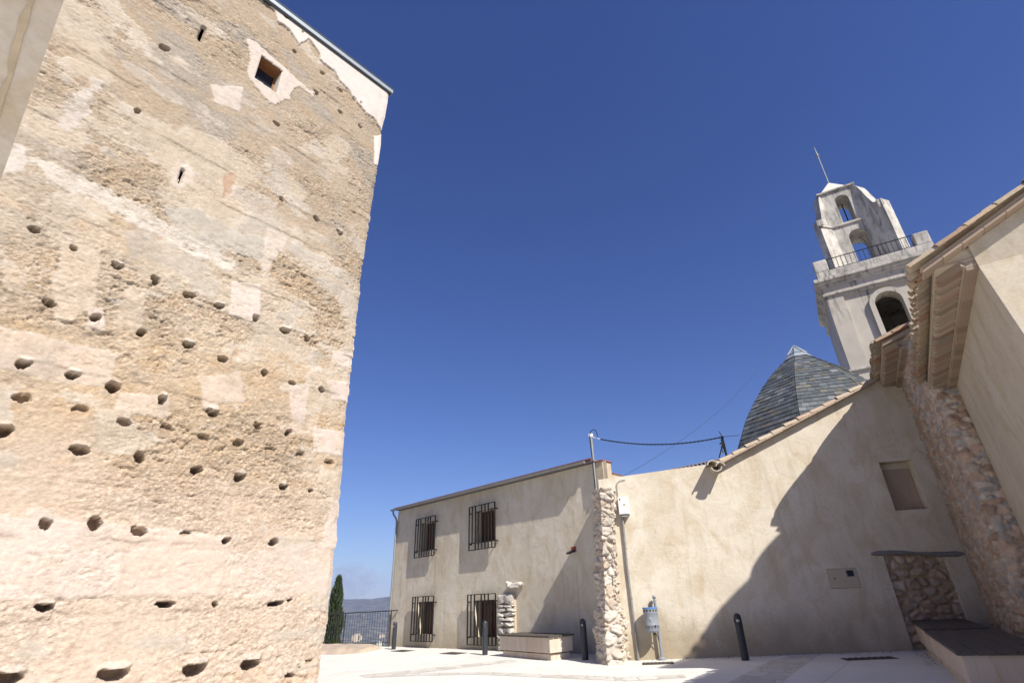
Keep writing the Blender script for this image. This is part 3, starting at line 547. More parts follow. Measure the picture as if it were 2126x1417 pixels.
b.add(V, [(j, j + 1, j + 12, j + 11) for j in range(10)] + [tuple(range(11))[::-1], tuple(range(11, 22))])
for k in range(13):
    u = ga + .45 + k * .93
    if u < gb_: b.tube([hf.P(u, htop(u) + .08 - .082 * math.sin(math.pi * j / 8), .245 + .084 * math.cos(math.pi * j / 8)) for j in range(9)], .011, 6)
b.build('gutter', m_metal, HO, smooth=True)
b = MB(); ud = hu0 + .03; z1 = htop(ud)
b.tube([hf.P(ud - .1, z1 + .02, .245), hf.P(ud - .1, z1 - .14, .235), hf.P(ud - .02, z1 - .34, .11), hf.P(ud, z1 - .5, .07), hf.P(ud, 2., .07), hf.P(ud, hbot(ud) + .12, .07)], .045, 10)
for zz_ in (1.3, 3.1, 4.6): b.tube([hf.P(ud, zz_, .07), hf.P(ud, zz_ + .05, .07)], .053, 10)
b.build('downpipe', m_metal, HO, smooth=True)
for k, ((a, b2, c0, d0), h) in enumerate(zip(GR, holes)):
    g = MB(); t = .0135; n0 = .14; tn = .024
    def vb(u, v0, v1): g.fbox(hf, u - t, u + t, v0, v1, n0 - tn, n0 + tn)
    def hbb(v, u0, u1): g.fbox(hf, u0, u1, v - t, v + t, n0 - tn, n0 + tn)
    hbb(c0, a, b2); hbb(d0, a, b2); vb(a, c0, d0); vb(b2, c0, d0); w_ = b2 - a
    ht = d0 - .24; hbm = c0 + .25
    for j, x in enumerate((.125, .25, .37, .5, .625, .75, .875)):
        x0 = a + w_ * x
        lo, hi_ = c0, d0
        if x == .125: lo = hbm
        if x == .37: hi_ = ht
        if x == .875: hi_ = ht
        vb(x0, lo + t, hi_ - t)
    hbb(ht, a + w_ * .25 + t, a + w_ * .5 - t); hbb(ht, a + w_ * .75 + t, b2 + .0 - t); hbb(hbm, a + t, a + w_ * .25 - t)
    for (u, v) in ((a, ht), (b2, ht), (a, hbm - .02), (b2, hbm - .02)):
        sgn = 1 if u == b2 else -1
        g.fbox(hf, u - .02, u + .02, v - .02, v + .02, -.06, n0); 
    g.build('window_grille', m_iron, HO)
    u0, u1, v0, v1, d = h
    F_ = MB(); F_.fbox(hf, u0, u1, v0, v1, -d - .05, -d + .0); sh = F_.build('shutter', m_wood, HO)
    f = MB(); m0 = (u0 + u1) / 2
    for (x0, x1, y0, y1) in ((u0 + .002, u0 + .08, v0 + .002, v1 - .002), (u1 - .08, u1 - .002, v0 + .002, v1 - .002), (m0 - .06, m0 + .06, v0 + .1, v1 - .1), (u0 + .08, u1 - .08, v1 - .1, v1 - .002), (u0 + .08, u1 - .08, v0 + .002, v0 + .1)): f.fbox(hf, x0, x1, y0, y1, -d, -d + .05)
    f.build('frame', m_wood, sh, bevel=.004)
# square chimney block with a clay cap at the right end of the roof
ch = hf.px((1240, 985)); cu = ch[0] - .02; chz = hf.px((1243, 958))[1]
b = MB(); b.fbox(hf, cu, cu + .30, htop(cu) - 1.2, chz, -.42, .03); cho = b.build('chimney', m_church, HO, bevel=.008)
b = MB(); b.fbox(hf, cu - .04, cu + .34, chz, chz + .03, -.46, .07); b.build('cap', m_redt, cho)
pw = Frame(hf.P(cu + .3, 0, -.5), 105.); p0 = pw.px((1266, 981)); p1 = pw.px((1330, 997)); pz = lambda u: p0[1] + (u - p0[0]) * (p1[1] - p0[1]) / (p1[0] - p0[0])
b = MB(); along(pw, pz, p0[0] - .05, p1[0] + .6, 0, -.25, -1.8, 0, b); po = b.build('parapet', m_house, HO)
b = MB(); along(pw, pz, p0[0] - .05, p1[0] + .6, .02, -.27, 0, .025, b); b.build('coping', m_redt, po)
# small spout through the wall
su, sv = hf.px((1192, 1143))
b = MB(); b.prism([hf.P(su - .09, sv + .06, -.05), hf.P(su + .05, sv + .06, -.05), hf.P(su + .05, sv + .0, -.05), hf.P(su - .09, sv + .0, -.05)], hf.n * .34 - np.array([0, 0, .11])); b.build('water_spout', m_dark, HO)
b = MB(); b.fbox(hf, su - .12, su + .1, sv - .04, sv + .14, -.03, .004); b.build('spout_recess', m_redt, HO)

# ------------------------------------------------------------------ rubble surfaces
def rubble(P, N, s, t, cs, ct, depth, seed, mortar=(.42, .34, .25), tints=((.60, .55, .48), (.47, .41, .34), (.53, .40, .29), (.56, .50, .43)), facet=.55, gw=(.03, .26)):
    """push the grid P (with normals N) out into stones of size cs x ct; s,t are metres along the surface"""
    q = t / ct + .18 * (fbm(s * 2, t * 2, seed, 3) - .5) * 2; x = s / cs + .35 * (fbm(s * 2.5, t * 2.5, seed + 3, 3) - .5)
    f1, f2, cid = voro(x, q, seed, .95); f1s, f2s, cids = voro(x * 2.3, q * 2.1, seed + 40)
    ddx, ddy = voro_d(x, q, seed, .95); g5 = (cid * 91.7) % 1; g6 = (cid * 57.3) % 1; tilt = np.where(np.abs(ddx * np.cos(g5 * 6.3) + ddy * np.sin(g5 * 6.3)) < .16, 0, 1) * ((g6 - .5) * ddx * 1.6 + (g5 - .7) * ddy * 1.8)
    gap = f2 - f1; m = ss(gw[0], gw[1], gap); gs = ss(.02, .25, f2s - f1s)
    small = cid < .22; m = np.where(small, m * gs, m); ci = np.where(small, cids, cid)
    fc = (vn(s * 7 + cid * 50, t * 9, seed + 7) - .5) + .7 * (vn(s * 17 + cid * 50, t * 23, seed + 27) - .5)
    D = depth * (m * (.45 + .9 * ci + tilt * facet) + facet * m * fc + .35 * (fbm(s * 12, t * 12, seed + 8, 4) - .5)) - depth * .1
    k = (ci * len(tints) * .999).astype(int); cc = np.array(tints)[k] * (.82 + .36 * ((ci * 37.7) % 1))[..., None]
    C = mixc(cc, 1 - ss(gw[0] * .7, gw[1] * .62, gap), mortar) * (.86 + .28 * fbm(s * 8, t * 8, seed + 9, 4))[..., None]
    return P + N * D[..., None], np.clip(C, .03, .75)
def perimeter(pts, close, step):                # rounded path in plan -> positions, normals, arc length
    pts = [np.array(p[:2], float) for p in pts]; out = []; nn = []; L = []; acc = 0.
    for a, b in zip(pts[:-1], pts[1:]):
        d = b - a; l = np.linalg.norm(d); d /= l; n = np.array([d[1], -d[0]]); k = max(2, int(l / step))
        for i in range(k): out.append(a + d * l * i / k); nn.append(n); L.append(acc + l * i / k)
        acc += l
    out.append(pts[-1]); nn.append(nn[-1]); L.append(acc); nn = np.array(nn)
    for _ in range(4): nn[1:-1] = (nn[:-2] + 2 * nn[1:-1] + nn[2:]) / 4
    nn /= np.linalg.norm(nn, axis=1)[:, None]; return np.array(out), nn, np.array(L)
def rubble_column(name, pts, z0, ztop, mat, parent, cs, ct, depth, seed, step=.03, taper=None, lean=(0, 0, 0), **kw):
    o, n, L = perimeter(pts, False, step); nz = int((ztop - z0) / step); zz = np.linspace(z0, ztop, nz); S, Zg = np.meshgrid(L, zz)
    P = np.zeros(S.shape + (3,)); P[..., :2] = o[None]; P[..., 2] = Zg; N = np.zeros_like(P); N[..., :2] = n[None]
    if taper is not None: P += N * taper(Zg, S)[..., None]
    P = P + ((Zg - z0) / (ztop - z0))[..., None] * np.array(lean)
    P, C = rubble(P, N, S, Zg, cs, ct, depth, seed, **kw)
    c = P[-1].mean(0) - np.array([0, 0, .0]); rows = [P]
    for k in (.66, .33, .05):
        rr = c + (P[-1] - c) * k; rr[:, 2] += .06 * (1 - k) + .03 * vn(rr[:, 0] * 9, rr[:, 1] * 9, seed + 2); rows.append(rr[None])
    P = np.concatenate(rows, 0); C = np.concatenate([C] + [C[-1:] * 0 + np.array((.66, .62, .57))] * 3, 0)
    return gridmesh(name, P, mat, parent, True, C)
# pillar (the broken end of an old cross wall)
pA, pB, pC, pD = gp((1242, 1375)), gp((1260, 1380)), gp((1290, 1378)), gp((1297, 1372))
pil_back = hf.P(11.9, 0, .15)[:2]; gfL = Frame(G0, 102.7)
bx = gfL.P(.2, 0, -.3)[:2]
ptop = gfL.px((1255, 1010), .5)[1]
path = [pil_back, pA[:2] + np.array([-.02, .25]), pA[:2], pB[:2], pC[:2], pD[:2] + np.array([.02, .1]), bx]
gzp = gz(*pA[:2])
def ptaper(Z, S): h = Z - gzp; return -.075 * ss(.95, 1.6, h) + .03 * ss(3.2, 4.3, h) - .03 + .04 * (vn(Z * 1.7, S * 2, 9) - .5)
PI_ = rubble_column('rubble_pillar', path, gzp - .1, ptop - .06, m_rubble, None, .36, .19, .06, 5, .022, ptaper, lean=(.25, -.02, 0), mortar=(.54, .465, .38), facet=.95, gw=(.07, .20), tints=((.58, .52, .445), (.54, .48, .41), (.53, .435, .345), (.56, .50, .43)))
tag(PI_, 'rough rubble-stone pillar standing between the grilled house and the sloping gable wall', 'stone pillar')
# low remnant of stones on the house wall, with two stones left higher up
sA = hf.px((1043, 1320))[0]; sB = hf.px((1075, 1320))[0]; st1 = hf.px((1060, 1231))[1]
rp = [hf.P(sA, 0, -.02), hf.P(sA + .03, 0, .16), hf.P(sB - .03, 0, .16), hf.P(sB, 0, -.02)]
def stone(b, c, sx, sy, sz, seed, fr, col, sub=2):
    bm = bmesh.new(); bmesh.ops.create_icosphere(bm, subdivisions=sub, radius=1.); r_ = random.Random(seed); ph = [r_.uniform(0, 9) for _ in range(6)]
    V = []
    for v in bm.verts:
        x, y, z = v.co; p = [math.copysign(abs(t) ** .62, t) for t in (x, y, z)]
        k = 1 + .16 * math.sin(3.1 * x + ph[0] + 2 * z) + .13 * math.sin(4.3 * y + ph[1] + 3 * x) + .09 * math.sin(7 * z + ph[2] - 5 * x) + r_.uniform(-.04, .04)
        V.append(np.array(c) + fr.d * p[0] * sx * k + fr.n * p[1] * sy * k + np.array([0, 0, p[2] * sz * k]))
    Fc = [tuple(v.index for v in f.verts) for f in bm.faces]; bm.free(); b.add(V, Fc, col)
b = MB(); rr = random.Random(3); zb = gz(*hf.P(sA, 0)[:2]); wS = sB - sA
b.fbox(hf, sA + .04, sB - .04, zb - .1, st1 - .12, -.05, .10, (.53, .44, .33))
lay = [(.10, .2), (.28, .14), (.45, .13), (.60, .10), (.72, .13), (.88, .12), (1.02, .09), (1.16, .08), (1.30, .07)]; z = zb
hh_ = [.16, .15, .14, .20, .15, .12, .13, .12, .10, .30]; sumh = sum(hh_); kz = (st1 - zb) / sumh
for k, h in enumerate(hh_):
    h *= kz; nst = 2 if k in (0, 2, 3, 9, 6) else 1; x = sA
    for j in range(nst if nst > 1 else 2):
        fr_ = (.55 if j == 0 else .45) if k % 2 else (.42 if j == 0 else .58); sw = wS * fr_
        if nst == 1 and rr.random() < .25: pass
        t_ = rr.uniform(.85, 1.1); stone(b, hf.P(x + sw / 2, z + h / 2, .13 + rr.uniform(-.02, .03)), sw * .47, .12, h * (.40 if k not in (9,) else .46), 30 + k * 5 + j, hf, tuple(q * t_ for q in (.60, .55, .49))); x += sw
    z += h
u9, v9 = hf.px((1061, 1213)); stone(b, hf.P(u9, v9, .1), .09, .12, .09, 91, hf, (.62, .57, .5)); u9, v9 = hf.px((1077, 1214)); stone(b, hf.P(u9 + .02, v9, .12), .26, .16, .09, 92, hf, (.60, .555, .49))
tag(b.build('broken_stone_pier', m_rubble, None, True, cols=True), 'stub of pale stones left on the house wall right of the lower window', 'stone remnant')

# ------------------------------------------------------------------ gable building (annex) with sloping verge
gf = gfL
gl = gf.px((1272, 991)); gk = gf.px((1478, 962)); gr_ = gf.px((1820, 787), .1); gk2 = gf.px((1480, 968), .1)
UJ = 8.35
rk = (gr_[1] - gk2[1]) / (gr_[0] - gk2[0])
def gtop(u): return gl[1] + (u - gl[0]) * (gk[1] - gl[1]) / (gk[0] - gl[0]) if u < gk[0] else gk2[1] - .05 + (u - gk2[0]) * rk
gbot = lambda u: gz(*gf.P(u, 0)[:2]) - .1
mp = lambda qs: [gf.px(q) for q in qs]
nq = mp(((1828, 963), (1858, 1062), (1890, 950), (1929, 1052))); niche = ((nq[0][0] + nq[1][0]) / 2, (nq[2][0] + nq[3][0]) / 2, (nq[1][1] + nq[3][1]) / 2, (nq[0][1] + nq[2][1]) / 2, .3)
dq = mp(((1836, 1155), (1893, 1344), (1957, 1151), (2010, 1280))); door = ((dq[0][0] + dq[1][0]) / 2, (dq[2][0] + dq[3][0]) / 2, gbot(7), (dq[0][1] + dq[2][1]) / 2 + .03, .10)
mq_ = mp(((1716, 1181), (1726, 1221), (1776, 1177), (1789, 1219))); mc = ((mq_[0][0] + mq_[1][0]) / 2, (mq_[2][0] + mq_[3][0]) / 2, (mq_[1][1] + mq_[3][1]) / 2, (mq_[0][1] + mq_[2][1]) / 2, .03)
AN = empty('plastered_annex', tuple(gf.P(4, gz(*gf.P(4, 0)[:2]), -2))); tag(AN, 'beige plastered annex whose wall top climbs under clay tiles to the right, half in shadow', 'building')
us = [-.6, gl[0], gk[0] - 1e-3, gk[0] + 1e-3] + list(np.linspace(gk[0] + .3, UJ, 8))
b = opening_wall(gf, us, gbot, gtop, [niche, door, mc], .2)
b.add([gf.P(-.6, gbot(-.6)), gf.P(-.6, gtop(-.6)), gf.P(-.6, gtop(-.6) - .3, -5), gf.P(-.6, gbot(-.6), -5)], [(0, 1, 2, 3)])
b.fbox(gf, niche[0], niche[1], niche[2], niche[3], -.32, -.3); b.build('wall', m_gable, AN)
b = MB(); b.fbox(gf, -.6, gk[0], gl[1] - .6, min(gl[1], gk[1]) - .02, -.35, -.01); b.build('wall_cap', m_gable, AN)
b = MB(); b.fbox(gf, niche[0] + .03, niche[1] - .02, niche[2] + .01, niche[3] - .16, -.298, -.27); b.build('niche_panel', m_niche, AN)
# walled-up doorway
nuu = int((door[1] - door[0]) / .022); nvv = int((door[3] - door[2]) / .022); Ug, Vg = np.meshgrid(np.linspace(door[0], door[1], nuu), np.linspace(door[2], door[3], nvv))
P = gf.O + Ug[..., None] * gf.d - gf.n * .075; P[..., 2] = Vg; N = np.broadcast_to(gf.n, P.shape)
P, C = rubble(P, N, Ug, Vg, .30, .2, .042, 17, gw=(.18, .36), facet=.8, mortar=(.40, .29, .185), tints=((.44, .36, .28), (.48, .40, .32), (.36, .27, .20), (.42, .32, .23)))
gridmesh('blocked_doorway', P, m_rubble, AN, True, C, flip=gf.flip)
la, lb = gf.px((1810, 1150), .03), gf.px((2001, 1146), .03); npt = 15; b = MB(); V = []; Fc = []
for i in range(npt):
    t = i / (npt - 1); u = la[0] + (lb[0] - la[0]) * t; v = la[1] + (lb[1] - la[1]) * t + .03 * math.sin(t * 5 + .4) ; r_ = (.040 + .014 * math.sin(t * 9) + .010 * rr.random()) * (.5 if i in (0, npt - 1) else 1)
    for j in range(8): a = 2 * math.pi * j / 8; V.append(gf.P(u, v + r_ * math.sin(a) * (1.05 + .1 * rr.random()), .0 + .055 * math.cos(a)))
for i in range(npt - 1):
    for j in range(8): Fc.append((i * 8 + j, i * 8 + (j + 1) % 8, i * 8 + 8 + (j + 1) % 8, i * 8 + 8 + j))
Fc += [tuple(range(8)), tuple((npt - 1) * 8 + j for j in range(8))]; b.add(V, Fc); b.build('lintel', m_beam, AN, smooth=True)
# meter cabinet let into the wall
cb = MB(); cb.fbox(gf, mc[0] + .008, mc[1] - .008, mc[2] + .008, mc[3] - .008, -.04, .004); cab = cb.build('meter_cabinet', m_cab, AN, bevel=.004)
cw = mc[1] - mc[0]; chh = mc[3] - mc[2]
b = MB(); 
for t in (.16, .27, .38): b.fbox(gf, mc[0] + cw * .40, mc[1] - cw * .07, mc[2] + chh * t, mc[2] + chh * (t + .02), .003, .009)
b.build('rib', m_cab, cab)
b = MB(); b.fbox(gf, mc[0] + cw * .62, mc[0] + cw * .90, mc[2] + chh * .55, mc[2] + chh * .92, .003, .010); wnd = b.build('reading_window', m_metal, cab)
b = MB(); b.fbox(gf, mc[0] + cw * .65, mc[0] + cw * .87, mc[2] + chh * .59, mc[2] + chh * .88, .0095, .0125); b.build('pane', m_pane, wnd)
b = MB(); kc = gf.P(mc[0] + cw * .2, mc[2] + chh * .5, .004); b.tube([kc, kc + gf.n * .008], .018, 10); b.build('lock', m_black, cab)

TCOL = [(.48, .37, .25), (.50, .40, .28), (.44, .31, .21), (.52, .43, .32), (.45, .36, .27), (.47, .28, .18)]
def barrel(b, p0, p1, up, r, th=.015, k=7, r1=None, seed=0, cup=False):   # one curved clay tile from p0 to p1
    p0, p1, up = map(np.array, (p0, p1, up)); t = (p1 - p0) / np.linalg.norm(p1 - p0); x = np.cross(t, up); x /= np.linalg.norm(x); up = np.cross(x, t); s = -1 if cup else 1
    V = []; r1 = r1 or r * .85
    for (p, q) in ((p0, r), (p1, r1)):
        for rad in (q, q - th):
            for j in range(k + 1): a = math.pi * j / k; V.append(p + x * math.cos(a) * rad + up * s * math.sin(a) * rad * .85)
    n = k + 1; Fc = []
    for j in range(k):
        Fc += [(j, j + 1, 2 * n + j + 1, 2 * n + j), (n + j + 1, n + j, 3 * n + j, 3 * n + j + 1), (j + 1, j, n + j, n + j + 1), (2 * n + j, 2 * n + j + 1, 3 * n + j + 1, 3 * n + j)]
    Fc += [(0, 2 * n, 3 * n, n), (k, n + k, 3 * n + k, 2 * n + k)]
    r_ = random.Random(seed); c = TCOL[int(r_.random() * 6)]; q = r_.uniform(.85, 1.12); b.add(V, Fc, tuple(v * q for v in c))
# verge: brick course under a run of tiles
b = MB(); vd = gf.d + np.array([0, 0, rk]); vl = np.linalg.norm(vd); vdn = vd / vl; upv = np.cross(gf.n, vdn); upv = upv if upv[2] > 0 else -upv
Lr = (UJ - .25 - gk2[0]) * vl; s0 = gf.P(gk2[0], gk2[1] - .05, 0)
x = 0; k = 0
while x < Lr:
    l = .28 + rr.uniform(-.03, .03); q = rr.uniform(.85, 1.1); b.box(s0 + vdn * (x + l / 2) + gf.n * (.06 + rr.uniform(-.008, .008)) + upv * .018, vdn * (l / 2 - .004), gf.n * .15, upv * .026, tuple(v * q for v in (.45, .36, .27))); x += l
b.build('verge_brick', m_brick, AN, cols=True, bevel=.005)
b = MB(); x = -.15; k = 0
while x < Lr:
    for off, r_ in ((.075, .125), (-.20, .11), (-.46, .11)):
        p_ = s0 + vdn * x + gf.n * (off + .015 + rr.uniform(-.012, .012)) + upv * (.052 + rr.uniform(-.006, .016)); barrel(b, p_, p_ + vdn * .5 + upv * -.03, upv, r_, th=.02, seed=k * 7 + int(off * 100)); 
    k += 1; x += .42
b.C = [tuple(.55 * v + .45 * w_ for v, w_ in zip(c_, (.60, .51, .39))) for c_ in b.C]
b.build('verge_tile', m_tile, AN, True, cols=True)
b = MB(); a0 = s0 + upv * .0; b.add([a0 - gf.n * .05, a0 + vdn * Lr - gf.n * .05, a0 + vdn * Lr - gf.n * 5, a0 - gf.n * 5], [(0, 1, 2, 3)], (.45, .33, .22))
b.add([gf.P(-.6, gl[1] - .12, -.36), gf.P(gk[0], gk[1] - .12, -.36), gf.P(gk[0], gk[1] + .4, -5), gf.P(-.6, gl[1] + .4, -5)], [(0, 1, 2, 3)], (.45, .33, .22)); b.build('roof', m_tile, AN, cols=True)
# tile ends behind the straight part of the wall
tr = Frame(gf.P(0, 0, -.42), 102.7); ta, tb = tr.px((1322, 989)), tr.px((1492, 953)); b = MB(); nt = 22
for k in range(nt):
    t = k / (nt - 1); p_ = tr.P(ta[0] + (tb[0] - ta[0]) * t, ta[1] + (tb[1] - ta[1]) * t - .06, .06); barrel(b, p_, p_ - tr.n * .5 + np.array([0, 0, .1]), (0, 0, 1), .075, seed=k + 500)
    p2 = p_ + tr.d * .066 + np.array([0, 0, .012]); barrel(b, p2 + np.array([0, 0, -.02]), p2 - tr.n * .5 + np.array([0, 0, .08]), (0, 0, 1), .07, seed=k + 600, cup=True)
b.build('eave_tile', m_tile, AN, True, cols=True)
# gargoyle-like spout of three half tiles at the foot of the verge
go = gf.px((1476, 965)); b = MB(); gpt = gf.P(go[0] - .02, go[1] - .02, -.1)
barrel(b, gpt + np.array([0, 0, .02]) + gf.n * .62 - np.array([0, 0, .10]), gpt, (0, 0, 1), .15, th=.03, seed=3); barrel(b, gpt + gf.d * .2 + gf.n * .6 - np.array([0, 0, .13]), gpt + gf.d * .2, (0, 0, 1), .13, th=.03, seed=4)
barrel(b, gpt + gf.d * .09 + gf.n * .62 - np.array([0, 0, .15]), gpt + gf.d * .09 - np.array([0, 0, .03]), (0, 0, 1), .15, th=.03, seed=5, cup=True)
b.C = [(.66, .59, .49)] * len(b.V); b.build('water_spout', m_tile, AN, True, cols=True)

# ------------------------------------------------------------------ church: stone bay and plastered bay with brick cornices
CH = empty('church', (12, 9, .5)); tag(CH, 'old church with rubble stone bay and plastered bay under deep brick and tile eaves', 'church')
JX = gf.P(8.2, 0)
pa = Frame(np.array([9.02, 10.45, 0]), 31.0); ua_far = ((JX - pa.O) @ pa.d)
ea = Frame(pa.O, 31.0)
ZA = 6.92                                       # underside of the stone bay's eave
# stone wall A and its return B
o, n_, L = perimeter([pa.P(ua_far + .25, 0)[:2], pa.P(0, 0)[:2], pa.P(.02, 0, -.42)[:2]], False, .03)
mid = pa.P(1, 0)[:2]; 
if (n_[len(n_) // 3] @ (-mid)) < 0: n_ = -n_
zz = np.arange(gz(*pa.O[:2]) - .1, ZA, .03); S, Zg = np.meshgrid(L, zz); P = np.zeros(S.shape + (3,)); P[..., :2] = o[None]; P[..., 2] = Zg; N = np.zeros_like(P); N[..., :2] = n_[None]
lean = (.06 * (1 - (Zg - .5) / 6))[..., None]; P += N * lean
P, C = rubble(P, N, S, Zg, .22, .14, .046, 23, gw=(.04, .16), facet=1., mortar=(.50, .41, .33), tints=((.56, .51, .45), (.36, .34, .32), (.48, .35, .26), (.47, .40, .33), (.37, .26, .185)))
pm = (ss(.38, .58, fbm(S * .8, Zg * .8, 77, 4)) * (S < ua_far))[..., None] * .22; C = C * (1 - pm) + np.array((.48, .385, .30)) * pm
C = np.where((S > ua_far + .27)[..., None], np.clip(C * 1.18 + .03, 0, .72), C)  # return face made paler in colour, standing in for light from the sky
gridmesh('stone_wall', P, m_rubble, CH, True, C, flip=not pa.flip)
pb = Frame(np.array([9.30, 10.25, 0]), 34.3); ub = pb.px((2034, 556))[0]; ZB = (pb.px((2034, 556))[1] + pb.px((1985, 800))[1]) / 2
clow = pb.px((2118, 682)); lean_u = (clow[0] - ub) / (clow[1] - pb.px((2034, 556))[1])
def nearu(z): return ub + (z - ZB) * lean_u if z > 3.6 else ub + (3.6 - ZB) * lean_u
pg = Frame(pb.P(ub, 0), 124.3)
v0, v1 = pg.px((1940, 561), .0), pg.px((2126, 428), .0); rkp = (v1[1] - v0[1]) / (v1[0] - v0[0])
gbz = gz(*pb.O[:2]) - .2
LG = 3.6
b = MB(); zs = [gbz, 1.6, 3.6, ZB]; nn = 6
for z0, z1 in zip(zs[:-1], zs[1:]):
    for k in range(nn):
        a0, a1 = (nearu(z0), nearu(z1)); f0 = lambda a, k_: a + (0 - a) * k_ / nn
        b.add([pb.P(f0(a0, k), z0), pb.P(f0(a0, k + 1), z0), pb.P(f0(a1, k + 1), z1), pb.P(f0(a1, k), z1)], [(0, 1, 2, 3)])
    c0, c1 = pb.P(nearu(z0), z0), pb.P(nearu(z1), z1); b.add([c0, c1, c1 + pg.d * LG, c0 + pg.d * LG], [(0, 1, 2, 3)])
zr = lambda u: v0[1] + (u - v0[0]) * rkp
c1 = pb.P(ub, ZB); b.add([c1, c1 + pg.d * LG, pg.P(LG, zr(LG)), pg.P(0.0, zr(0.0))], [(0, 1, 2, 3)])
b.add([pb.P(0, gbz), pb.P(0, ZB), pb.P(0, ZB, -6), pb.P(0, gbz, -6)], [(0, 1, 2, 3)]); b.add([c1 + pg.d * LG, pb.P(ub, gbz) + pg.d * LG, pb.P(0, gbz, -LG), pb.P(0, zr(LG), -LG), pg.P(LG, zr(LG))], [(0, 1, 2, 3, 4)])
b.prism([pg.P(u_, z_, -.35) for u_, z_ in ((.0, ZB - .02), (.9, ZB - .02), (.9, zr(.9) - .01), (.0, max(zr(0) - .01, ZB + .02)))], pg.n * .335); b.prism([pg.P(u_, z_, -.3) for u_, z_ in ((-.42, ZB + .2), (.0, ZB + .2), (.0, max(zr(0) - .01, ZB + .22)), (-.42, max(zr(-.42) - .01, ZB + .21)))], pg.n * .27); b.build('plaster_wall', m_church, CH)
def eave(fr, u0, u1, z, pitch, steps, reach, parent, seed, depth=5., shadow_slab=False):
    """brick cornice under a tiled roof edge: plain course, saw-tooth bricks, plain course, then tiles"""
    c1_, c2_, c3_ = steps; r_ = random.Random(seed); bk = MB(); x = u0
    while x < u1:                                # first plain course
        l = .26 + r_.uniform(-.02, .02); l = min(l, u1 - x); q = r_.uniform(.78, 1.1); bk.fbox(fr, x + .003, x + l - .003, z, z + .055, -.1, c1_ + r_.uniform(-.006, .006), tuple(v * q for v in (.37, .28, .205))); x += l
    bk.fbox(fr, u0, u1, z + .055, z + .072, -.1, c1_ + .02, (.48, .41, .31))
    x = u0 - .1; bw = .15; a = R(47)            # saw-tooth course of bricks set diagonally
    while x < u1:
        q = r_.uniform(.72, 1.12); c = fr.P(x + .07, z + .098, (c1_ + c2_) / 2 + .0); t = fr.d * math.sin(a) + fr.n * math.cos(a); s_ = fr.d * math.cos(a) - fr.n * math.sin(a); tint = [(.37, .275, .205), (.36, .245, .18), (.42, .335, .255), (.385, .295, .22)][int(r_.random() * 4)]
        if x > u0 - .06 and x + .2 < u1 + .1: bk.box(c, t * ((c2_ - c1_) * .5 / math.cos(a) - .01), s_ * .049, (0, 0, .038 + r_.uniform(-.006, .006)), tuple(v * q for v in tint))
        x += bw
    bk.fbox(fr, u0, u1, z + .137, z + .16, -.1, c2_ + .04, (.50, .43, .32))
    bk.fbox(fr, u0, u1, z + .072, z + .138, -.1, c1_ + .06, (.34, .27, .20))
    x = u0
    while x < u1: l = min(.29, u1 - x); q = r_.uniform(.85, 1.08); bk.fbox(fr, x + .002, x + l - .002, z + .16, z + .20, -.1, c3_ + r_.uniform(-.008, .008), tuple(v * q for v in (.44, .33, .24))); x += l
    bk.fbox(fr, u0, u1, z + .20, z + .225, -.1, c3_ - .005, (.50, .43, .31))
    bk.build('brick_cornice', m_brick, parent, cols=True, bevel=.004)
    tl = MB(); tp = math.tan(pitch); n_t = max(2, int((u1 - u0) / .215)); cal = fr.n * math.cos(pitch) - np.array([0, 0, math.sin(pitch)])
    for k in range(n_t + 1):
        u = u0 + .05 + (u1 - u0 - .1) * k / n_t; e_ = fr.P(u, z + .285 + r_.uniform(-.008, .008), reach + r_.uniform(-.03, .02)); up = np.cross(fr.d, cal); up = up if up[2] > 0 else -up
        barrel(tl, e_, e_ - cal * .5, up, .088, seed=seed * 100 + k); 
        for j in range(1, 4): e2 = e_ - cal * (.36 * j) + up * .008 * j * 0; barrel(tl, e2 + up * .012, e2 - cal * .5, up, .086, seed=seed * 100 + k + 40 * j)
        if k < n_t:
            e3 = fr.P(u + (u1 - u0 - .1) / n_t / 2, z + .262, reach - .03 + r_.uniform(-.02, .02)); barrel(tl, e3, e3 - cal * .5, up, .085, seed=seed * 100 + 60 + k, cup=True)
    tl.build('eave_tile', m_tile, parent, True, cols=True)
    if shadow_slab:                                      # slab added over the first row, scalloped to smooth the eave's shadow
        mb_ = MB(); us_ = np.arange(u0 + .02, u1, .04); pp_ = [fr.P(u, z + .36, reach - .045 + .075 * math.sin(math.pi * (((u - u0) / 1.08) % 1.) ** .62)) for u in us_] + [fr.P(us_[-1], z + .36, 0) + (0, 0, math.tan(pitch) * reach), fr.P(us_[0], z + .36, 0) + (0, 0, math.tan(pitch) * reach)]
        mb_.prism(pp_, (0, 0, .022), (.42, .35, .26)); mb_.build('eave_shadow_slab', m_tile, parent, cols=True)
    rf = MB(); p0_, p1_ = fr.P(u0, z + .265, c3_), fr.P(u1, z + .265, c3_); rf.add([p0_, p1_, p1_ - cal * depth, p0_ - cal * depth], [(0, 1, 2, 3)], (.46, .35, .24)); rf.build('roof', m_tile, parent, cols=True)
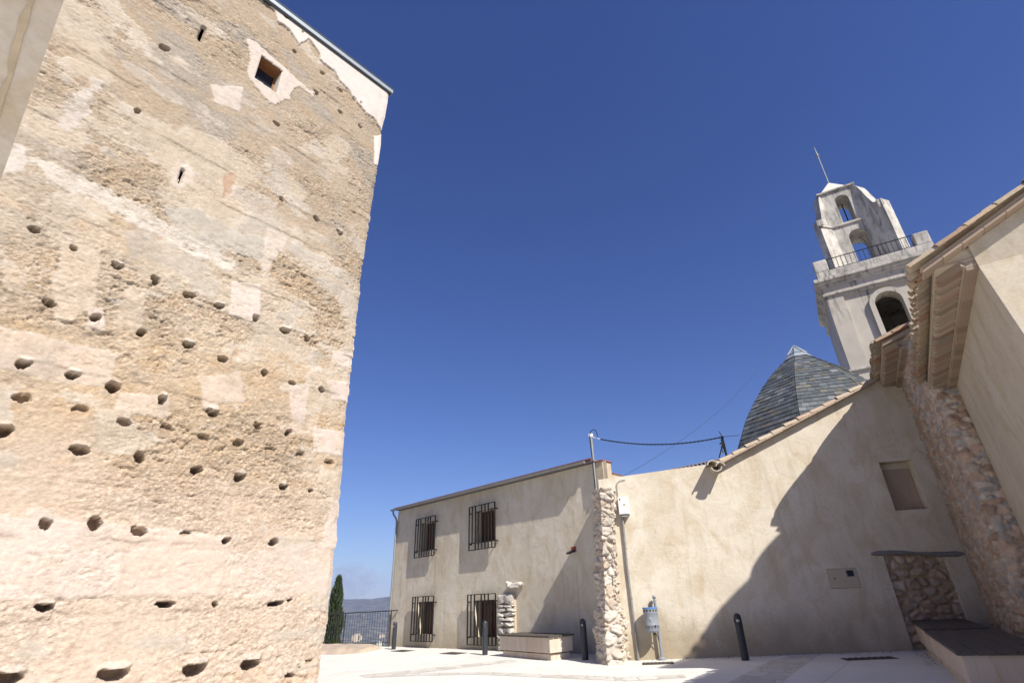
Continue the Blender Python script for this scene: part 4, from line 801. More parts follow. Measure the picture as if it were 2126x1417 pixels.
def verge(fr, p_start, dirv, L, parent, seed, up, out):
    b = MB(); r_ = random.Random(seed); x = -.05
    while x < L: l = .3 + r_.uniform(-.03, .03); q = r_.uniform(.85, 1.1); b.box(p_start + dirv * (x + l / 2) + out * .03 + up * .02, dirv * (l / 2 - .004), out * .13, up * .016, tuple(v * q for v in (.40, .30, .22))); x += l
    b.box(p_start + dirv * L / 2 + out * .02 + up * .07, dirv * L / 2, out * .075, up * .045, (.44, .35, .25)); b.build('verge_brick', m_brick, parent, cols=True, bevel=.005)
    b = MB(); x = -.1; k = 0
    while x < L:
        for off in (.09, -.15, -.4): p_ = p_start + dirv * x + out * (off + r_.uniform(-.012, .012)) + up * (.155 + r_.uniform(-.006, .01)); barrel(b, p_, p_ + dirv * .52 - up * .012, up, .11, seed=seed + k * 5 + int(off * 50))
        x += .42; k += 1
    b.build('verge_tile', m_tile, parent, True, cols=True)
# plastered bay
ubf = .25
pitchB = math.atan(rkp)
eave(pb, ub + .02, .15, ZB - .01, pitchB, (.13, .40, .44), .66, CH, 3)
vdB = pg.d + np.array([0, 0, rkp]); vdB /= np.linalg.norm(vdB); upB = np.cross(pg.n, vdB); upB = upB if upB[2] > 0 else -upB
verge(pg, pg.P(v0[0] - .1, v0[1] - .1 * rkp, 0), vdB, 4.2, CH, 41, upB, pg.n)
# stone bay
eave(pa, .95, ua_far + .3, ZA, R(20), (.15, .46, .50), .68, CH, 5, shadow_slab=True)
pga = Frame(pa.P(.95, 0), 121.); a_s = pga.px((1822, 690), .0); a_e = pga.px((1900, 648), .0); rka = (a_e[1] - a_s[1]) / (a_e[0] - a_s[0])
vdA = pga.d + np.array([0, 0, rka]); vdA /= np.linalg.norm(vdA); upA = np.cross(pga.n, vdA); upA = upA if upA[2] > 0 else -upA
verge(pga, pga.P(-.45, ZA + .14 - .0 * rka, 0), vdA, 4., CH, 43, upA, pga.n)
b = MB(); q0 = pga.P(0, ZA, -.02); b.add([pga.P(0, 4.0, -.02), pga.P(6, 4.0, -.02), pga.P(6, ZA + .2 + 6 * rka, -.02), pga.P(0, ZA + .1, -.02)], [(0, 1, 2, 3)]); b.build('gable_end', m_church, CH)

# taller nave, unseen behind the plastered bay, added to cast the wall shadow
nf_ = Frame(np.array([9.284, 4.013, 0]), 34.); NE = 11.24; nL = 5.2; ng = Frame(nf_.P(0, 0), 124.)
if ng.d[0] < 0: ng.d = -ng.d
b = MB(); O_ = nf_.P(.25, 0, -.55)
c4 = [nf_.P(.25, 4.5, -.55), nf_.P(nL - .1, 4.5, -.55), nf_.P(nL - .1, 4.5, -8), nf_.P(.25, 4.5, -8)]; b.prism([nf_.P(.25, gbz, -2.6), nf_.P(nL - .1, gbz, -2.6), nf_.P(nL - .1, gbz, -8), nf_.P(.25, gbz, -8)], (0, 0, 5 - gbz)); b.prism(c4, (0, 0, NE - 4.6)); b.build('unseen_nave_wall', m_church, CH)
b = MB(); cal = np.array([0, 0, .36]); out = []
for k in range(int(nL / .05) + 1):               # edge scalloped to shape its shadow on the annex wall
    u = k * .05; f_ = ((u - 2.2) / 1.12) % 1.; out.append((u, (.10 + .17 * math.sin(math.pi * f_ ** .62) if u > 2.2 else .0)))
pt_ = [nf_.P(u, NE, n) for u, n in out] + [nf_.P(nL, NE + 2.6, -7), nf_.P(0, NE + 2.6, -7)]; b.prism(pt_, (0, 0, .05), (.46, .35, .24))
for k in range(11): p_ = nf_.P(.06 + k * .215, NE + .06, .13); barrel(b, p_, p_ - nf_.n * .5 + np.array([0, 0, .18]), (0, 0, 1), .095, seed=900 + k)
b.build('unseen_nave_roof', m_tile, CH, cols=True)

# ------------------------------------------------------------------ slate dome
Dp = ray((1648, 718)); Dp = Dp / math.hypot(Dp[0], Dp[1]) * 21 + EYEP; DC = Dp.copy(); dome = empty('slate_dome', (DC[0], DC[1], 0)); tag(dome, 'eight-sided dark slate dome with a white-edged glass tip, behind the sloping tile verge', 'dome')
dome_az0 = math.atan2(-DC[1], -DC[0])
prof = [(.30, 9.85), (.68, 9.55), (1.18, 9.12), (1.68, 8.6), (2.16, 8.0), (2.62, 7.35), (2.98, 6.65), (3.22, 5.95), (3.38, 5.2)]
pr_ = np.array(prof); lens = np.concatenate([[0], np.cumsum(np.hypot(np.diff(pr_[:, 0]), np.diff(pr_[:, 1])))])
def pat(l): return np.interp(l, lens, pr_[:, 0]), np.interp(l, lens, pr_[:, 1])
b = MB(); nrow = 31; rowh = lens[-1] / nrow; DROT = dome_az0 + R(-8)
for f in range(8):
    a0 = DROT + f * math.pi / 4; a1 = a0 + math.pi / 4; e0_ = np.array([math.cos(a0), math.sin(a0)]); e1_ = np.array([math.cos(a1), math.sin(a1)])
    for i in range(nrow):
        l0, l1 = i * rowh, (i + 1) * rowh + .02; (ra, za), (rb, zb_) = pat(max(0, l0 - rowh * .15)), pat(l1); W1 = rb * .765; nsl = max(1, int(round(W1 / .235)))
        off = (rnd.random() - .5) * .9; cuts = [0.] + [min(1, max(0, (j + .5 * (i % 2) + .12 * off) / nsl)) for j in range(0 if i % 2 else 1, nsl + (0 if not i % 2 else 1))] + [1.]; cuts = sorted(set(cuts))
        for t0, t1 in zip(cuts[:-1], cuts[1:]):
            if t1 - t0 < .01: continue
            g = .004 / max(W1, .3); t0 += g; t1 -= g
            A_ = lambda r_, z_, t: np.array([*(DC[:2] + r_ * (e0_ * (1 - t) + e1_ * t)), z_]); lift = .016 + rnd.uniform(-.003, .009); nm2 = (e0_ + e1_); nm2 /= np.linalg.norm(nm2); NN = np.array([nm2[0], nm2[1], .5])
            P4 = [A_(ra, za, t0), A_(ra, za, t1), A_(rb, zb_ + rnd.uniform(-.008, .008), t1) + NN * lift, A_(rb, zb_ + rnd.uniform(-.008, .008), t0) + NN * lift]
            q = rnd.uniform(.72, 1.22); base = (.125, .138, .142) if rnd.random() < .78 else ((.17, .162, .135) if rnd.random() < .6 else (.20, .21, .218)); P8 = P4 + [P4[2] - NN * .014, P4[3] - NN * .014]
            b.add(P8, [(0, 1, 2, 3), (3, 2, 4, 5)], tuple(v * q for v in base))
b.build('slate_roof', m_slate, dome, cols=True)
b = MB(); 
for i in range(len(prof) - 1):
    for f in range(8):
        a0 = DROT + f * math.pi / 4; a1 = a0 + math.pi / 4; q = lambda r_, z_, a: (DC[0] + (r_ - .02) * math.cos(a), DC[1] + (r_ - .02) * math.sin(a), z_ - .02); (r0_, z0_), (r1_, z1_) = prof[i], prof[i + 1]; b.add([q(r0_, z0_, a0), q(r0_, z0_, a1), q(r1_, z1_, a1), q(r1_, z1_, a0)], [(0, 1, 2, 3)])
b.build('deck', m_dark, dome)
b = MB(); 
for (r0_, z0_, r1_, z1_) in ((.40, 9.80, .33, 9.93),):
    for f in range(8):
        a0 = DROT + f * math.pi / 4; a1 = a0 + math.pi / 4; q = lambda r_, z_, a: (DC[0] + r_ * math.cos(a), DC[1] + r_ * math.sin(a), z_); b.add([q(r0_ + .13, z0_ - .09, a0), q(r0_ + .13, z0_ - .09, a1), q(r1_, z1_, a1), q(r1_, z1_, a0)], [(0, 1, 2, 3)])
b.build('flashing', m_zinc, dome)
b = MB(); 
for f in range(8):
    a0 = DROT + f * math.pi / 4; a1 = a0 + math.pi / 4; b.add([(DC[0] + .36 * math.cos(a0), DC[1] + .36 * math.sin(a0), 9.925), (DC[0] + .36 * math.cos(a1), DC[1] + .36 * math.sin(a1), 9.925), (DC[0], DC[1], DC[2])], [(0, 1, 2)])
b.build('glass_tip', simple('tip_glass', (.22, .27, .32), .15), dome)
b = MB()
for f in range(8): a0 = DROT + f * math.pi / 4; b.tube([(DC[0] + .36 * math.cos(a0), DC[1] + .36 * math.sin(a0), 9.925), (DC[0], DC[1], DC[2] + .02)], .022, 6)
b.build('glazing_bar', m_metal, dome)
b = MB(); b.lathe([(3.3, 5.25), (3.3, .3)], 8, (DC[0], DC[1], 0), DROT); b.build('drum', m_church, dome)
# ------------------------------------------------------------------ bell tower
bo = ray((1737, 683)); bo = bo / math.hypot(bo[0], bo[1]) * 27 + EYEP; bt = Frame(bo, 120.); BW = 4.75
BT = empty('bell_tower', tuple(bt.P(BW / 2, 0, -BW / 2))); tag(BT, 'square rendered bell tower with arched opening, balcony railing and curved belfry on top', 'bell tower')
def arch_poly(cx_, w_, z0, zs_, n=14): return [(cx_ - w_ / 2, z0), (cx_ - w_ / 2, zs_)] + [(cx_ - w_ / 2 * math.cos(math.pi * i / n), zs_ + w_ / 2 * math.sin(math.pi * i / n)) for i in range(1, n)] + [(cx_ + w_ / 2, zs_), (cx_ + w_ / 2, z0)]
def arched(b, P, u0, u1, v0, v1, ar, n0, n1, top=None):
    """slab from n0 to n1 with one arch-shaped hole; P(u,v,n); top(u) optional outline; ar = arch polygon"""
    cx_ = (ar[0][0] + ar[-1][0]) / 2; L_, R_ = ar[0][0], ar[-1][0]; z0 = ar[0][1]; tp = top or (lambda u: v1)
    cr = [p for p in ar[1:-1]]
    for n in (n0, n1):
        def quad(*q): b.add([P(u, v, n) for u, v in q], [tuple(range(len(q)))])
        xs = [u0] + [x for x in np.linspace(u0, L_, 6)[1:-1]] + [L_]
        for x0, x1 in zip(xs[:-1], xs[1:]): quad((x0, v0), (x1, v0), (x1, tp(x1)), (x0, tp(x0)))
        xs = [R_] + [x for x in np.linspace(R_, u1, 6)[1:-1]] + [u1]
        for x0, x1 in zip(xs[:-1], xs[1:]): quad((x0, v0), (x1, v0), (x1, tp(x1)), (x0, tp(x0)))
        for (p_, q_) in zip(cr[:-1], cr[1:]):
            if q_[0] - p_[0] > 1e-6: quad(p_, q_, (q_[0], tp(q_[0])), (p_[0], tp(p_[0])))
        if z0 > v0 + 1e-4: quad((L_, v0), (R_, v0), (R_, z0), (L_, z0))
    for p_, q_ in zip(ar, ar[1:] + ar[:1]): b.add([P(*p_, n0), P(*q_, n0), P(*q_, n1), P(*p_, n1)], [(0, 1, 2, 3)])
    xs = sorted(set([u0, u1] + list(np.linspace(u0, u1, 25))))
    for x0, x1 in zip(xs[:-1], xs[1:]): b.add([P(x0, tp(x0), n0), P(x1, tp(x1), n0), P(x1, tp(x1), n1), P(x0, tp(x0), n1)], [(0, 1, 2, 3)])
    for x in (u0, u1): b.add([P(x, v0, n0), P(x, tp(x), n0), P(x, tp(x), n1), P(x, v0, n1)], [(0, 1, 2, 3)])
b = MB(); ZC = 15.42
aL, aR = bt.px((1819, 640))[0], bt.px((1880, 622))[0]; acx = BW / 2 - .03; aw = 1.08; asp = bt.px((1842, 604))[1] - aw / 2
ar = arch_poly(acx, aw, 12.2, asp)
arched(b, bt.P, .72, BW - .72, 11.29, 14.78, ar, -.11, -.6)
for (u0, u1, z0, z1) in ((0, .72, 11.0, ZC), (BW - .72, BW, 11.0, ZC), (.72, BW - .72, 14.78, ZC), (.72, BW - .72, 11.0, 11.29)): b.fbox(bt, u0, u1, z0, z1, -.6, 0)
b.fbox(bt, 0, .6, 11.0, ZC, -BW, -.6); b.fbox(bt, BW - .6, BW, 11.0, ZC, -BW, -.6); b.fbox(bt, .6, BW - .6, 11.0, ZC, -BW, -BW + .6); b.fbox(bt, 0, BW, 0, 10.9, -BW, 0); b.fbox(bt, .6, BW - .6, 10.9, 11.2, -BW + .6, -.6)
b.fbox(bt, .6, BW - .6, 14.9, ZC, -BW + .6, -.6)
b.build('wall', m_bell, BT)
b = MB(); ao = arch_poly(acx, aw + .42, 12.2, asp, 18); ai = arch_poly(acx, aw, 12.2, asp, 18)
for (p0, p1, q0, q1) in zip(ao[:-1], ao[1:], ai[:-1], ai[1:]):
    b.add([bt.P(*p0, .05), bt.P(*p1, .05), bt.P(*q1, .05), bt.P(*q0, .05)], [(0, 1, 2, 3)]); b.add([bt.P(*p0, .05), bt.P(*p1, .05), bt.P(*p1, -.11), bt.P(*p0, -.11)], [(0, 1, 2, 3)]); b.add([bt.P(*q0, .05), bt.P(*q1, .05), bt.P(*q1, -.11), bt.P(*q0, -.11)], [(0, 1, 2, 3)])
b.build('arch_surround', m_bell, BT)
b = MB()
b.fbox(bt, -.1, BW + .1, 10.9, 11.0, -BW - .1, .1); b.build('string_course', m_cem, BT, bevel=.015); b = MB()
for (z0, z1, o) in ((14.93, 15.03, .10), (15.42, 15.55, .08), (15.55, 15.68, .17), (15.68, 15.86, .28)): b.fbox(bt, -o, BW + o, z0, z1, -BW - o, o)
for (z0, z1, o) in () and ((14.95, 15.02, .05), (15.42, 15.55, .06), (15.55, 15.68, .14), (15.68, 15.86, .24)): b.fbox(bt, -o, BW + o, z0, z1, -BW - o, o)
b.build('cornice', m_cem, BT, bevel=.015)
b = MB(); b.fbox(bt, -.05, BW + .05, 15.86, 16.32, -BW - .05, .05); b.build('parapet', m_cem, BT, bevel=.02)
for (u0, u1) in ((-.05, .55), (BW - .55, BW + .05)):
    b = MB(); b.fbox(bt, u0, u1, 16.32, 17.0, -.6, .05); b.build('corner_block', m_cem, BT, bevel=.05)
    b = MB(); b.fbox(bt, u0, u1, 16.32, 17.0, -BW - .05, -BW + .6); b.build('corner_block', m_cem, BT, bevel=.05)
b = MB(); zr0 = 17.02
b.tube([bt.P(.55, zr0, -.1), bt.P(BW - .55, zr0, -.1)], .022, 6)
b.tube([bt.P(.55, 16.42, -.1), bt.P(BW - .55, 16.42, -.1)], .015, 6)
for k in range(19): u = .62 + k * (BW - 1.24) / 18; b.tube([bt.P(u, 16.32, -.1), bt.P(u, zr0, -.1)], .013, 5)
b.build('railing', m_iron, BT)
# belfry: centre wall with arches between two splayed wings
BF = empty('belfry', tuple(bt.P(BW / 2, 16.3, -1.6))); BF.parent = BT; bpy.context.view_layer.update(); BF.matrix_parent_inverse = BT.matrix_world.inverted()
nC = -1.75; sh_ = 0.; cu0 = bt.px((1739, 500), nC)[0]; cu1 = bt.px((1801, 470), nC)[0]; th = .95; Z1 = bt.px((1768, 461), nC)[1]; Z2 = bt.px((1738, 394), nC)[1]
cm = (cu0 + cu1) / 2; A1T, A2T = bt.px((1744, 405), nC), bt.px((1777, 475), nC); A1W = bt.px((1758, 412), nC)[0] - bt.px((1730, 420), nC)[0]; A2W = bt.px((1798, 484), nC)[0] - bt.px((1758, 492), nC)[0]
def PB(u, v, n): return bt.P(u + sh_, v, n)
b = MB()
arched(b, PB, cu0, cu1, 16.3, Z1, arch_poly(A2T[0], A2W, 16.5, A2T[1] - A2W / 2), nC, nC - 1.5)
arched(b, PB, cu0, cu1, Z1, Z2, arch_poly(A1T[0], A1W, Z1 + .12, A1T[1] - A1W / 2), nC, nC - 1.35)
a = R(42)
for s_ in (-1, 1):                               # the two wings
    cx_ = cu0 if s_ < 0 else cu1; wl_ = .80 if s_ < 0 else 1.12
    for (z0, z1, kind) in ((16.3, Z1, 0), (Z1, Z2, 1)):
        N_ = 12; top = []
        for i in range(N_ + 1):
            t = i / N_; zt = z1 if kind == 0 else (Z2 - .05 if t < .12 else Z1 + .42 + (Z2 - Z1 - .55) * (.5 + .5 * math.cos(math.pi * min(1, (t - .12) / .62))) if t < .8 else Z1 + .42)
            top.append(zt)
        W2 = lambda t, z, back: PB(cx_ + s_ * wl_ * t * math.cos(a) + s_ * back * math.sin(a), z, nC + wl_ * t * math.sin(a) - back * math.cos(a))
        bk_ = lambda t: (.40 if s_ < 0 else .62)
        for i in range(N_):
            t0, t1 = i / N_, (i + 1) / N_
            b.add([W2(t0, z0, 0), W2(t1, z0, 0), W2(t1, top[i + 1], 0), W2(t0, top[i], 0)], [(0, 1, 2, 3)]); b.add([W2(t0, z0, bk_(t0)), W2(t1, z0, bk_(t1)), W2(t1, top[i + 1], bk_(t1)), W2(t0, top[i], bk_(t0))], [(0, 1, 2, 3)])
            b.add([W2(t0, top[i], 0), W2(t1, top[i + 1], 0), W2(t1, top[i + 1], bk_(t1)), W2(t0, top[i], bk_(t0))], [(0, 1, 2, 3)])
        b.add([W2(1, z0, 0), W2(1, top[-1], 0), W2(1, top[-1], bk_(1)), W2(1, z0, bk_(1))], [(0, 1, 2, 3)])
b.build('wall', m_cem, BF)
b = MB()                                        # string course and top cornice following the plan
for (z0, z1, o, tt) in ((Z1 - .06, Z1 + .06, .08, 1.0), (Z2 - .02, Z2 + .09, .1, .14)):
    wl_ = 1.0; ring = [PB(cu0 - .78 * tt * math.cos(a) - o, z0, nC + wl_ * tt * math.sin(a) + o * .4), PB(cu0 + .0, z0, nC + o), PB(cu1, z0, nC + o), PB(cu1 + wl_ * tt * math.cos(a) + o, z0, nC + wl_ * tt * math.sin(a) + o * .4), PB(cu1 + wl_ * tt * math.cos(a) + o, z0, nC + wl_ * tt * math.sin(a) - th * .9 - o), PB(cu0 - .78 * tt * math.cos(a) - o, z0, nC + wl_ * tt * math.sin(a) - th * .9 - o)]
    if tt < .5: b.build('moulding', m_cem, BF, bevel=.02); b = MB(); b.prism(ring, (0, 0, z1 - z0)); b.build('top_cornice', m_cem, BF, bevel=.02); b = MB()
    else:
        for q in ([0, 1, 2, 3],):
            for i, j in zip(q[:-1], q[1:]):
                p0, p1 = ring[i], ring[j]; b.prism([p0, p1, p1 - bt.n * .2, p0 - bt.n * .2], (0, 0, z1 - z0))
        for i, s2 in ((0, 1), (3, -1)): p0 = ring[i]; b.prism([p0, p0 + bt.d * .2 * s2, p0 + bt.d * .2 * s2 - bt.n * (th + .1), p0 - bt.n * (th + .1)], (0, 0, z1 - z0))
for s_ in (-1, 1): cx_ = (cu0 if s_ < 0 else cu1) + s_ * (.72 if s_ < 0 else 1.05) * math.cos(a); wl_ = .8 if s_ < 0 else 1.12; b = MB(); b.box(PB(cx_, Z1 + .24, nC + wl_ * .9 * math.sin(a) - th * .42), bt.d * .15, bt.n * (th * .46), (0, 0, .2)); b.build('shoulder_block', m_cem, BF, bevel=.02)
b = MB(); ap = PB(bt.px((1722, 384), nC - .4)[0], Z2 + .98, nC - th * .45); q4 = [PB(cu0 + .02, Z2 + .09, nC - .05), PB(cu1 - .1, Z2 + .09, nC - .05), PB(cu1 - .1, Z2 + .09, nC - th + .05), PB(cu0 + .02, Z2 + .09, nC - th + .05)]
b.add(q4 + [ap], [(0, 1, 4), (1, 2, 4), (2, 3, 4), (3, 0, 4)]); b.build('pyramid_cap', m_white, BF)
b = MB(); b.tube([ap - (0, 0, .05), ap + (0, 0, 2.15)], .035, 8); b.tube([ap + (0, 0, 2.1), ap + (0, 0, 2.2)], .085, 8); b.tube([ap + (0, 0, 2.2), ap + (0, 0, 2.9)], [.05, .012], 8); b.build('lightning_rod', m_metal, BF, smooth=True)
b = MB(); b.tube([PB(A1T[0] + .05, Z1 + .1, nC - th * .9), PB(A1T[0] + .05, A1T[1] - .05, nC - th * .9)], .03, 6); b.build('bell_post', m_iron, BF)
b = MB(); kx = 2.9
for k in range(3): b.tube([PB(kx, 16.5 + .28 * k + .14 + .13 * math.cos(2 * math.pi * j / 10), -.6 + .13 * math.sin(2 * math.pi * j / 10)) for j in range(11)], .012, 5)
b.build('scrollwork', m_iron, BT)

# ------------------------------------------------------------------ bollards
def bollard():
    root = empty('bollard'); r = .088
    b = MB(); b.lathe([(0, 0), (r, 0), (r, .80), (r * .93, .805), (0, .805)], 28); local(b.build('body', m_boll, None, True), root)
    b = MB(); gap = R(130); b.lathe([(r * .86, .80), (r, .80), (r, .86)], 24, (0, 0, 0), gap / 2, 2 * math.pi - gap / 2); b.lathe([(r * .86, .86), (r * .86, .80)], 24, (0, 0, 0), gap / 2, 2 * math.pi - gap / 2)
    b.lathe([(0, .86), (r, .86), (r, .905)] + [(r * math.cos(t), .905 + r * 1.08 * math.sin(t)) for t in np.linspace(.1, math.pi / 2, 9)], 28); local(b.build('cap', m_boll, None, True), root)
    b = MB(); b.lathe([(r * .55, .805), (r * .55, .86)], 16); local(b.build('lamp_slot', m_glassy, None, True), root)
    return root
BL = [((817, 1347), 'small far bollard at the house corner beside the railing'), ((1007, 1358.5), 'bollard in front of the lower right grilled window'), ((1215.5, 1368.5), 'bollard in the shade between the left bench and the rubble pillar'), ((1548, 1369.5), 'bollard in shadow alone in front of the annex wall')]
proto = bollard()
for k, (q, lb_) in enumerate(BL):
    o = proto if k == 0 else copy_tree(proto); P = gp(q); o.location = (P[0], P[1], P[2] - .01); o.rotation_euler = (0, 0, R(200 if k < 3 else 235)); tag(o, lb_, 'bollard', 'dark bollards along the house and annex walls')

# ------------------------------------------------------------------ stone benches
def bench(corner, du, dv, L, Wd, h, lb_, nseam, plinth=.07, over=.05, grp='stone benches with wooden seats', planks='long'):
    """corner on the ground, unit vectors along length and width"""
    c = np.array(corner); du = np.array([du[0], du[1], GA * du[0] + GB * du[1]]); dv = np.array([dv[0], dv[1], GA * dv[0] + GB * dv[1]]); root = empty('bench', tuple(c + du * L / 2 + dv * Wd / 2)); up = np.array([0, 0, 1.])
    tag(root, lb_, 'bench', grp)
    b = MB(); b.box(c + du * L / 2 + dv * Wd / 2 + up * .07, du * (L / 2 - plinth), dv * (Wd / 2 - plinth), up * .08); b.build('plinth', m_seat, root)
    b = MB(); b.box(c + du * L / 2 + dv * Wd / 2 + up * (.15 + (h - .06) / 2 - .0 - .04), du * L / 2, dv * Wd / 2, up * ((h - .06 - .14) / 2)); b.build('block', m_seat, root, bevel=.018)
    n = 5; ww = (Wd + over * 2) / n
    for k in range(n):
        b = MB(); b.box(c + du * L / 2 + dv * (-over + ww * (k + .5)) + up * (h - .022), du * (L / 2 + over), dv * (ww / 2 - .006), up * .022); b.build('plank', m_plank, root, bevel=.004)
    b = MB(); b.box(c + du * L / 2 + dv * Wd / 2 + up * (h - .052), du * (L / 2 - .04), dv * (Wd / 2 - .05), up * .0095); b.build('batten', m_dark, root)
    return root
b0, b1, b2 = gp((1038, 1361.5)), gp((1143, 1371.5)), gp((1176, 1363)); dl = (b0 - b1)[:2]; LL = np.linalg.norm(dl); dl /= LL; dw = (b2 - b1)[:2]; dw -= dl * (dl @ dw); WW = np.linalg.norm(dw); dw /= WW
bench(b1, dl, dw, LL, WW * .95, .6, 'pale stone bench with a wooden top in the sun against the house wall', 4)
f0, f1_ = gp((1915, 1348)), gp((1984, 1414)); dd = (f1_ - f0)[:2]; dd /= np.linalg.norm(dd); dp = np.array([-dd[1], dd[0]]); dp = dp if dp[0] > 0 else -dp
# benches stand skewed to the wall: their ends run with the annex wall
ends = gp((2052, 1300), .6) - gp((1926, 1303), .6); ends = ends[:2] / np.linalg.norm(ends[:2])
s1 = gp((1925, 1304), .617); s2 = gp((1999, 1347), .617); L1 = np.linalg.norm((s1 - f0)[:2]) - .02
bench(f0, dd, ends, L1, .95, .617, 'far shaded stone bench with wooden top in the corner of the annex wall', 4)
g1 = f0[:2] + dd * (L1 + .06); L2 = np.linalg.norm(s2[:2] - g1); g1z = gz(*g1)
bench((g1[0], g1[1], g1z), dd, ends, L2, 1.05, .59, 'near shaded stone bench with wooden top by the lower right corner', 4)

# ------------------------------------------------------------------ litter bin on its post
pb_ = gp((1375.5, 1369)); LB = empty('litter_bin', tuple(pb_)); tag(LB, 'grey cylindrical litter bin with blue rim hung on a post by the annex wall', 'litter bin')
hpost = 1.46; b = MB(); b.lathe([(0, 0), (.10, 0), (.10, .035), (.05, .06), (.036, .07), (.036, hpost - .12), (.036, hpost - .10)], 16, tuple(pb_)); b.lathe([(.036, hpost - .10), (.025, hpost - .085), (.03, hpost - .075), (.048, hpost - .055), (.052, hpost - .035), (.046, hpost - .01), (.025, hpost + .008), (0, hpost + .012)], 16, tuple(pb_)); b.build('post', m_bin, LB, True)
bd = gp((1358, 1371), .0); bc = pb_.copy(); dirb = np.array([-.80, -.6, 0]); rb_ = .185; bc = pb_ + dirb * (rb_ + .045); z0, z1 = .62, 1.19
b = MB(); b.lathe([(0, z0), (rb_ * .80, z0), (rb_ * .90, z0 + .02), (rb_ * .94, z0 + .05), (rb_ * .94, z0 + .08), (rb_ * .95, z0 + .085), (rb_ * .955, z0 + .15), (rb_ * .975, z0 + .155), (rb_ * .975, z0 + .17), (rb_ * .96, z0 + .175), (rb_ * .985, z1 - .13), (rb_ * 1.0, z1 - .125), (rb_ * 1.0, z1 - .11), (rb_ * .985, z1 - .105), (rb_ * .99, z1 - .055), (rb_, z1 - .05), (rb_, z1 - .035), (rb_ * .93, z1 - .035), (rb_ * .9, z0 + .06), (0, z0 + .05)], 36, tuple(bc)); b.build('bucket', m_bin, LB, True)
b = MB(); b.lathe([(rb_ * .95, z1 - .034), (rb_ * 1.035, z1 - .034), (rb_ * 1.05, z1 - .015), (rb_ * 1.03, z1), (rb_ * .93, z1), (rb_ * .93, z1 - .034)], 36, tuple(bc)); b.build('rim', m_blue, LB, True)
def slots(z, h, w_, mat, rr_):
    for k in range(14):
        b = MB(); a = 2 * math.pi * k / 14; t = np.array([math.cos(a), math.sin(a), 0]); s_ = np.array([-math.sin(a), math.cos(a), 0]); b.box(bc + t * rr_ + (0, 0, z), t * .003, s_ * w_, (0, 0, h)); b.build('slot', mat, LB)
slots(z1 - .08, .016, .022, m_black, rb_ * .988); slots(z0 + .118, .024, .006, m_black, rb_ * .954)
ea_ = math.atan2(-bc[1], -bc[0]) - .05; t = np.array([math.cos(ea_), math.sin(ea_), 0]); s_ = np.array([-math.sin(ea_), math.cos(ea_), 0]); b = MB()
def medal(c, a, h, dep, mat, nm):
    b = MB(); ring = [c + s_ * (a * math.cos(x) + 0) + np.array([0, 0, h * math.sin(x)]) for x in np.linspace(0, 2 * math.pi, 19)[:-1]]; b.prism(ring, t * dep); return b.build(nm, mat, LB)
medal(bc + t * (rb_ * .965) + (0, 0, z0 + .30), .034, .05, .010, simple('pale_badge', (.42, .41, .37), .6), 'badge'); medal(bc + t * (rb_ * .965 + .008) + (0, 0, z0 + .295), .020, .030, .005, m_bin, 'badge_shield')
b = MB(); b.box(bc + t * (rb_ * .93) + s_ * .10 + (0, 0, z0 + .155), t * .02, s_ * .014, (0, 0, .011)); b.build('sticker', m_black, LB)
b = MB(); pz_ = lambda z: pb_ + np.array([0, 0, z]); b.tube([pz_(.40), pz_(.44) + dirb * .05, pz_(.52) + dirb * .07, pz_(.60) + dirb * .17, pz_(.63) + dirb * .2], .011, 6); b.build('bracket', m_rail, LB)
for z_, l_ in ((.58, .22), (1.02, .08)): b = MB(); b.tube([pz_(z_), pz_(z_) + dirb * l_], .013, 6); b.build('bracket', m_rail, LB)

# ------------------------------------------------------------------ electricity box, conduit, cables
bq = [gf.px(q, .2) for q in ((1281, 1034), (1287, 1073), (1303, 1028), (1308, 1068))]; bu0, bu1 = (bq[0][0] + bq[1][0]) / 2, (bq[2][0] + bq[3][0]) / 2; bv0, bv1 = (bq[1][1] + bq[3][1]) / 2 + .05, (bq[0][1] + bq[2][1]) / 2
EB = empty('electricity_box', tuple(gf.P((bu0 + bu1) / 2, bv0, 0))); tag(EB, 'white electricity box with a yellow warning triangle fixed high beside the rubble pillar', 'electric box')
b = MB(); b.fbox(gf, bu0, bu1, bv0, bv1, .0, .2); b.build('body', m_abs, EB, bevel=.012)
b = MB(); b.fbox(gf, bu0 + .012, bu1 - .012, bv0 + .012, bv0 + (bv1 - bv0) * .46, .199, .206); b.fbox(gf, bu0 + .012, bu1 - .012, bv0 + (bv1 - bv0) * .47, bv1 - .012, .199, .206); b.build('cover', m_abs, EB, bevel=.003)
b = MB(); bm_ = (bu0 + bu1) / 2; b.prism([gf.P(bu0 + .03, bv0, .02), gf.P(bu1 - .03, bv0, .02), gf.P(bu1 - .07, bv0 - .06, .05), gf.P(bu0 + .07, bv0 - .06, .05)], gf.n * .13); b.build('cable_entry', m_metal, EB)
sg = 1 if gf.d[0] > 0 else -1
b = MB(); tc = (bm_ + .02, bv0 + (bv1 - bv0) * .5); b.prism([gf.P(tc[0] - .036, tc[1], .206), gf.P(tc[0] + .036, tc[1], .206), gf.P(tc[0], tc[1] + .062, .206)], gf.n * .002); tri = b.build('warning_triangle', m_black, EB)
b = MB(); b.prism([gf.P(tc[0] - .026, tc[1] + .006, .208), gf.P(tc[0] + .026, tc[1] + .006, .208), gf.P(tc[0], tc[1] + .051, .208)], gf.n * .0015); b.build('triangle_fill', m_yel, tri)
b = MB(); bolt = [(-.002, .042), (.007, .040), (.001, .026), (.008, .026), (-.004, .010), (-.001, .022), (-.008, .022)]; b.prism([gf.P(tc[0] + x, tc[1] + y, .2095) for x, y in bolt], gf.n * .001); b.build('bolt_symbol', m_black, tri)
